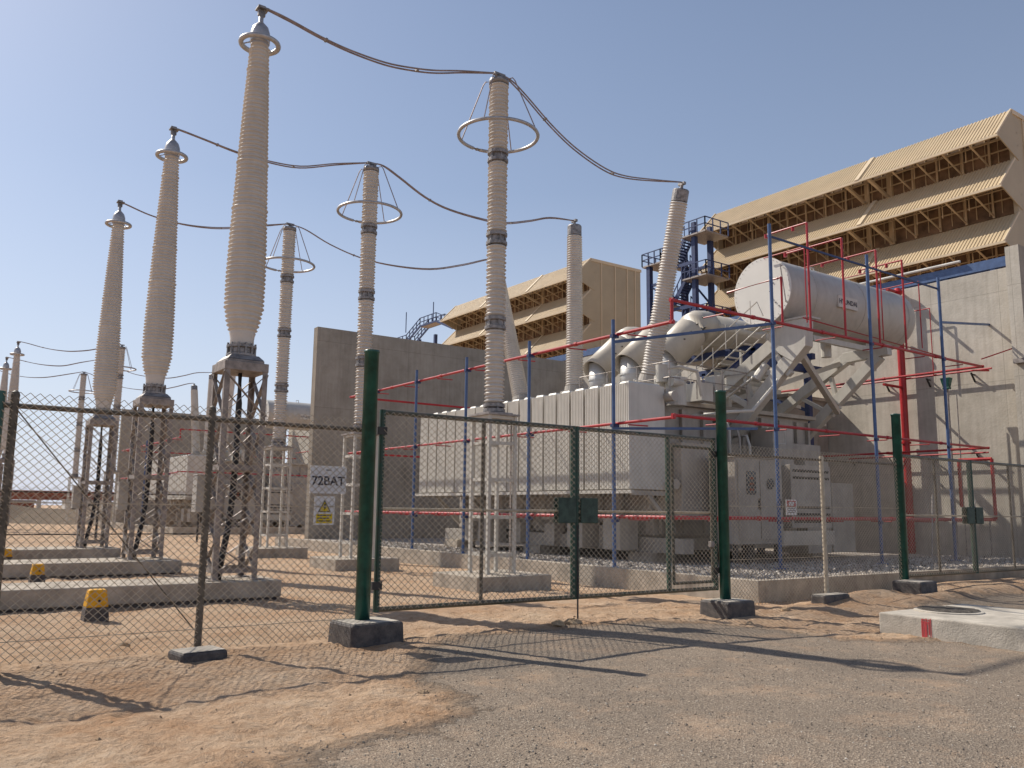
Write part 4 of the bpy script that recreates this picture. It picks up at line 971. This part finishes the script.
# ------------------------------------------------------------------ air intake houses
GI = 'beige air intake houses'
def intake(Y0, Y1, label, joints):
    t = thing('air_intake_house', (62, (Y0+Y1)/2, 0), label, 'building', GI)
    XR, XL = 58.15, 55.85
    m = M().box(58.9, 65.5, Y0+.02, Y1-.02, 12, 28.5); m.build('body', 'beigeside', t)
    m = M()
    for x in (59.6, 61.6, 63.4, 64.6): m.box(x, x+.12, Y0-.05, Y0+.02, 12, 28.5)
    m.box(58.15, 65.6, Y0-.06, Y0+.02, 28.3, 28.62); m.build('corner_flashing', 'beigetrim', t)
    m = M().box(58.15, 58.88, Y0, Y0+.3, 12, 28.5).box(58.15, 58.88, Y1-.3, Y1, 12, 28.5); m.build('end_frames', 'beigeside', t)
    tops = [28.55, 25.1, 21.35]; 
    for i, zt in enumerate(tops):
        zl = zt-2.35; zr = zt-3.45
        m = M(); n = int((Y1-Y0)/.24); p = (Y1-Y0)/n
        vs = []; 
        for k in range(n):
            for q, dz in ((0, 0), (.3, 0), (.42, .045), (.88, .045)):
                y = Y0+(k+q)*p; vs += [(XR+.0-dz*.7, y, zt+dz*.7), (XL-dz*.7, y, zl+dz*.7)]
        vs += [(XR, Y1, zt), (XL, Y1, zl)]
        m.add(vs, [(2*k, 2*k+1, 2*k+3, 2*k+2) for k in range(len(vs)//2-1)])
        h = m.build('rain_hood', 'beige', t)
        m = M().add([(XR+.05, Y0, zt-.06), (XL+.05, Y0, zl-.06), (XL+.05, Y1, zl-.06), (XR+.05, Y1, zt-.06)], [(0, 1, 2, 3)])
        m.bar((XL, Y0-.05, zl-.05), (XL, Y1+.05, zl-.05), .14, .16)
        for yy in (Y0+.02, Y1-.02): m.bar((XR, yy, zt+.05), (XL-.05, yy, zl+.02), .1, .14)
        for yy in joints: m.bar((XR, yy, zt+.06), (XL-.06, yy, zl+.02), .34, .14)
        m.build('hood_trim', 'beigetrim', h)
        m = M()
        for yy in (Y0, Y1): m.prism([(XR+.02, zt-.02), (XL, zl-.02), (XR+.5, zr)], 'Y', yy-.04, yy+.04)
        m.split('hood_cheek', 'beigeside', h)
        m = M(); n2 = int((Y1-Y0)/1.75); q2 = (Y1-Y0)/n2
        for k in range(1, n2):
            y = Y0+k*q2; big = any(abs(y-j) < q2*.6 for j in joints)
            m.bar((XL+.1, y, zl-.1), (58.75, y, zr+.1), .09 if not big else .2, .09 if not big else .2)
            m.bar((57.3, y+q2*.5, zt-.9), (57.3, y+q2*.5, zr+.45), .06, .06)
            m.bar((58.7, y, zt-.1), (58.7, y, zr), .14 if not big else .4, .1)
        for z in (zr+1.1, zr+2.0): m.bar((58.72, Y0, z), (58.72, Y1, z), .08, .09)
        m.bar((57.3, Y0, zr+1.3), (57.3, Y1, zr+1.3), .06, .06)
        m.build('hood_bracing', 'timber', h)
        m = M().box(58.8, 58.88, Y0+.3, Y1-.3, zr-.0, zt-.15); m.build('filter_screen', 'filter', h)
        m = M(); n3 = int((Y1-Y0)/.85)
        for k in range(n3):
            y = Y0+.4+k*.85; m.box(58.74, 58.8, y, y+.05, zr+.2, zt-.3)
        m.build('filter_mullions', 'timber', h)
    M().box(58.2, 58.88, Y0, Y1, 14.5, 17.9).build('lower_wall', 'beigeside', t)
    return t
intake(24.46, 50.1, 'large beige air intake house with three louvred hoods, upper right', [34.5])
intake(67.46, 95.0, 'smaller looking beige air intake house behind the ringed insulator, at centre', [76.0, 85.5])
# blue rack behind wall
t = thing('blue_pipe_rack', (45, 40, 0), 'blue steel rack with a white pipe just above the back wall', 'pipe rack')
m = M()
for y in range(14, 80, 6): m.bar((44.2, y, 0), (44.2, y, 14.2), .25, .25)
m.bar((44.2, 12, 14.3), (44.2, 80, 14.3), .3, .5).bar((44.2, 12, 12.7), (44.2, 80, 12.7), .3, .4)
for y in range(14, 74, 6): m.bar((44.2, y, 12.7), (44.2, y+3, 14.3), .14).bar((44.2, y+3, 14.3), (44.2, y+6, 12.7), .14)
for y in range(12, 80, 3): m.bar((44.2, y, 13.4), (47.5, y, 13.4), .16, .22)
m.build('rack_beams', 'blue', t)
M().box(44.6, 47.2, 20, 32, 13.55, 14.2).box(45, 47, 60, 70, 13.55, 14.4).split('cable_tray', 'bluedark', t)
M().tube((43.9, 21.5, 14.75), (43.9, 33, 14.75), .07, 12).build('white_pipe', 'cabin', t)
M().tube((45.5, 12, 13.9), (45.5, 24, 13.9), .35, 14).build('rust_pipe', 'rust', t)

def stair_tower(ox, Y, zt, label, flights=3, mirror=False):
    t = thing('stair_tower', (ox, Y, 0), label, 'stair tower', 'blue stair towers')
    m = M(); ya, yb, yc = Y, Y+2.9, Y+5.2
    for x in (ox, ox+1.9):
        m.bar((x, ya, 0), (x, ya, zt+1.1), .38, .38).bar((x, yb, 0), (x, yb, zt-.2), .42, .42)
    m.bar((ox, yc, 0), (ox, yc, zt-1.4), .4, .4).bar((ox+2, yc, 0), (ox+2, yc, zt-1.4), .3, .3)
    for k in range(5):
        z = zt-2.2-3.6*k
        m.bar((ox, ya, z), (ox, yb, z), .2, .25).bar((ox+1.9, ya, z), (ox+1.9, yb, z), .2, .25).bar((ox, yb, z-1), (ox, yc, z-1), .18, .22)
        m.bar((ox, yb, z-2.5), (ox, yc, z-1), .14).bar((ox, ya, z), (ox, yb, z-3.4), .13).bar((ox+1.9, yb, z), (ox+1.9, ya, z-3.4), .13)
    m.build('columns', 'bluedark', t)
    for k in range(4):
        z = zt-3.6*k
        m = M().box(ox-.5, ox+2.3, ya-1.6, ya+1.0, z-.12, z).box(ox-.3, ox+2.3, yb-.6, yb+.6, z-1.9, z-1.78)
        if k % 2 == 0: m.box(ox-.3, ox+2.2, yc-1.6, yc+.6, z-1.5, z-1.38)
        m.split('landing', 'galv', t)
        m = M()
        for s, x in ((1, ox-.1), (-1, ox+1.05)):
            z0_, z1_ = (z, z-1.8) if s > 0 else (z-1.8, z-3.6); y0_, y1_ = (ya+1, yb-.6) if s > 0 else (yb-.6, ya+1)
            for xx in (x, x+.9):
                m.bar((xx, y0_, z0_), (xx, y1_, z1_), .08, .28)
                m.bar((xx, y0_, z0_+1.05), (xx, y1_, z1_+1.05), .07, .07)
                for q in (.0, .33, .66, 1): m.bar((xx, y0_+(y1_-y0_)*q, z0_+(z1_-z0_)*q), (xx, y0_+(y1_-y0_)*q, z0_+(z1_-z0_)*q+1.05), .06)
            for j in range(9):
                q = (j+.5)/9; m.box(x, x+.9, y0_+(y1_-y0_)*q-.12, y0_+(y1_-y0_)*q+.12, z0_+(z1_-z0_)*q, z0_+(z1_-z0_)*q+.04)
        m.build('stair_flight', 'bluedark', t)
        m = M()
        rails = [((ox-.5, ya-1.6), (ox+2.3, ya-1.6), z), ((ox-.5, ya-1.6), (ox-.5, ya+1), z), ((ox-.3, yb-.6), (ox-.3, yb+.6), z-1.8), ((ox-.3, yb+.6), (ox+2.3, yb+.6), z-1.8)]
        if k % 2 == 0: rails += [((ox-.3, yc-1.6), (ox-.3, yc+.6), z-1.4), ((ox-.3, yc+.6), (ox+2.2, yc+.6), z-1.4), ((ox-.3, yb), (ox-.3, yc-1.6), z-1.4)]
        for a, b_, zz in rails:
            for h in (.55, 1.1): m.bar((*a, zz+h), (*b_, zz+h), .07)
            for q in (0, .33, .66, 1): m.bar((a[0]+(b_[0]-a[0])*q, a[1]+(b_[1]-a[1])*q, zz), (a[0]+(b_[0]-a[0])*q, a[1]+(b_[1]-a[1])*q, zz+1.1), .08)
        m.build('railing', 'bluedark', t)
    return t
st = stair_tower(51.0, 46.2, 24.1, 'blue steel stair tower between the leaning bushing and the large beige house')
t = thing('roof_walkway', (59, 104, 26), 'small blue walkway and steps on the skyline left of the smaller beige house', 'walkway')
m = M()
def rail(p, q, n):
    p, q = V(p), V(q); m.bar(p, q, .15, .25)
    for h in (.6, 1.2): m.bar(p+V((0, 0, h)), q+V((0, 0, h)), .1)
    for i in range(n+1): a = p.lerp(q, i/n); m.bar(a, a+V((0, 0, 1.2)), .1)
for dx in (0, 1.4):
    rail((58+dx, 100, 27.4), (58+dx, 104.5, 27.4), 4); rail((58+dx, 104.5, 27.4), (58+dx, 108.5, 25.6), 4); rail((58+dx, 108.5, 25.6), (58+dx, 113, 25.6), 4); rail((58+dx, 100, 27.4), (58+dx, 95.5, 25.6), 3)
for y in (100, 104.5, 108.5, 112): m.bar((58, y, 0), (58, y, 25.5), .4)
for y in (102, 110): m.bar((58.7, y, 27.5), (58.7, y, 30.6), .1)
m.build('walkway_steel', 'bluedark', t)
M().box(58, 59.4, 100, 104.5, 27.28, 27.4).box(58, 59.4, 108.5, 113, 25.48, 25.6).build('walkway_deck', 'galv', t)

# ------------------------------------------------------------------ far background at left
t = thing('perimeter_fence', (0, 43, 0), 'thin dark perimeter fence far behind the plinths', 'fence')
m = M()
for x in (-6, -1.6, 2.9, 7.4, 11.9): m.tube((x, 43, -.1), (x, 43, 2.7), .05, 8)
m.tube((-6, 43, 2.15), (12, 43, 2.15), .03, 6).tube((-6, 43, .3), (12, 43, .3), .03, 6); m.build('posts_and_rails', 'dark', t)
mesh_panel(-6, 12, .1, 2.4, 43.05, .24, .2, .006).build('wire_mesh', 'mesh', t)
t = thing('pipe_bridge', (15, 140, 0), 'low rust red girder bridge far away at the left', 'bridge')
m = M().box(-16, 45, 139, 141, 2.3, 3.6); m.build('girder', 'rust', t)
m = M()
for x in range(-14, 45, 6): m.box(x, x+.5, 139.5, 140.5, 0, 2.3)
m.build('girder_legs', 'cabin', t)
for i, (x, y, w, h, c, l) in enumerate([(-8, 120, 7, 1.9, 'cabin', 'white site cabin far left behind the fence'), (6, 125, 8, 2.0, 'cabin', 'white site cabin below the rust girder'), (18, 128, 5, 2.2, 'cabin', 'pale site cabin near the lattice towers'), (9, 100, 2.2, 1.8, 'rust', 'small red tank crate far behind the plinths')]):
    t = thing('site_cabin', (x, y, 0), l, 'cabin', 'far site cabins'); M().box(x, x+w, y, y+3, 0, h).build('cabin_wall', c, t)
    M().box(x-.15, x+w+.15, y-.15, y+3.15, h, h+.18).build('cabin_roof', 'galv', t)
    M().box(x+.6, x+1.5, y-.03, y, 0, 1.7 if h > 1.85 else 1.3).build('door', 'dark', t); M().box(x+w*.55, x+w*.55+.6, y-.03, y, h*.5, h*.8).build('window', 'glass', t)
m = M(); rr = random.Random(5); N = 60
top = [(-70+i*3.2, 1.2+.9*rr.random()) for i in range(N)]
vs = []
for x, h in top: vs += [(x, 84, -.2), (x, 88, h), (x, 93, -.2)]
m.add(vs, [(3*i, 3*i+3, 3*i+4, 3*i+1) for i in range(N-1)] + [(3*i+1, 3*i+4, 3*i+5, 3*i+2) for i in range(N-1)])
tag(m.build('spoil_bank', 'hillm'), kind='structure')

# ------------------------------------------------------------------ world, sun, camera
SUN_EL = math.radians(44.5); AZ = math.radians(22)      # from +Y towards -X
sdir = V((-math.sin(AZ)*math.cos(SUN_EL), math.cos(AZ)*math.cos(SUN_EL), math.sin(SUN_EL)))
w = bpy.data.worlds.new('World'); SC.world = w; w.use_nodes = True; nt = w.node_tree
sky = nt.nodes.new('ShaderNodeTexSky'); sky.sky_type = 'NISHITA'; sky.sun_disc = False; sky.sun_elevation = SUN_EL; sky.sun_rotation = -AZ
sky.altitude = 0; sky.air_density = 1.0; sky.dust_density = 1.0; sky.ozone_density = 2.6
bg = nt.nodes['Background']; bg.inputs['Strength'].default_value = .102
tc = nt.nodes.new('ShaderNodeTexCoord'); sx = nt.nodes.new('ShaderNodeSeparateXYZ'); nt.links.new(tc.outputs['Generated'], sx.inputs['Vector'])
rp = nt.nodes.new('ShaderNodeValToRGB'); e = rp.color_ramp.elements; e.new(.5); e.new(.5)
for k, (p, v) in enumerate(((0, .88), (.14, .55), (.36, .2), (.8, .05))): e[k].position = p; e[k].color = (v, v, v, 1)
nt.links.new(sx.outputs['Z'], rp.inputs['Fac'])
mx = nt.nodes.new('ShaderNodeMixRGB'); nt.links.new(rp.outputs['Color'], mx.inputs['Fac']); nt.links.new(sky.outputs['Color'], mx.inputs['Color1']); mx.inputs['Color2'].default_value = (6.6, 7.0, 8.3, 1)
nt.links.new(mx.outputs['Color'], bg.inputs['Color'])
ld = bpy.data.lights.new('sun', 'SUN'); ld.energy = 4.9; ld.angle = math.radians(.5); ld.color = (1, .93, .82)
lo = bpy.data.objects.new('sun', ld); COL.objects.link(lo); lo.rotation_euler = sdir.to_track_quat('Z', 'Y').to_euler(); lo.location = sdir*100

f = 850.01; pitch_ = math.radians(8.457); roll = math.radians(.6926); yw = math.radians(35.391)
F = V((math.sin(yw), math.cos(yw), 0)); R = V((F.y, -F.x, 0)); U = V((0, 0, 1))
fw = F*math.cos(pitch_)+U*math.sin(pitch_); up = -F*math.sin(pitch_)+U*math.cos(pitch_)
c, s = math.cos(roll), math.sin(roll)
cx = R*c+up*s; cy = up*c-R*s; cz = -fw
from mathutils import Matrix
cd = bpy.data.cameras.new('camera'); cam = bpy.data.objects.new('camera', cd); COL.objects.link(cam)
cam.matrix_world = Matrix(((cx.x, cy.x, cz.x, 0), (cx.y, cy.y, cz.y, 0), (cx.z, cy.z, cz.z, 1.6), (0, 0, 0, 1)))
cd.sensor_width = 36; cd.lens = f/1024*36; cd.clip_start = .1; cd.clip_end = 9000
SC.camera = cam
SC.view_settings.view_transform = 'Standard'; SC.view_settings.look = 'None'; SC.view_settings.exposure = .08; SC.view_settings.gamma = 1
SC.render.resolution_x = 1024; SC.render.resolution_y = 768
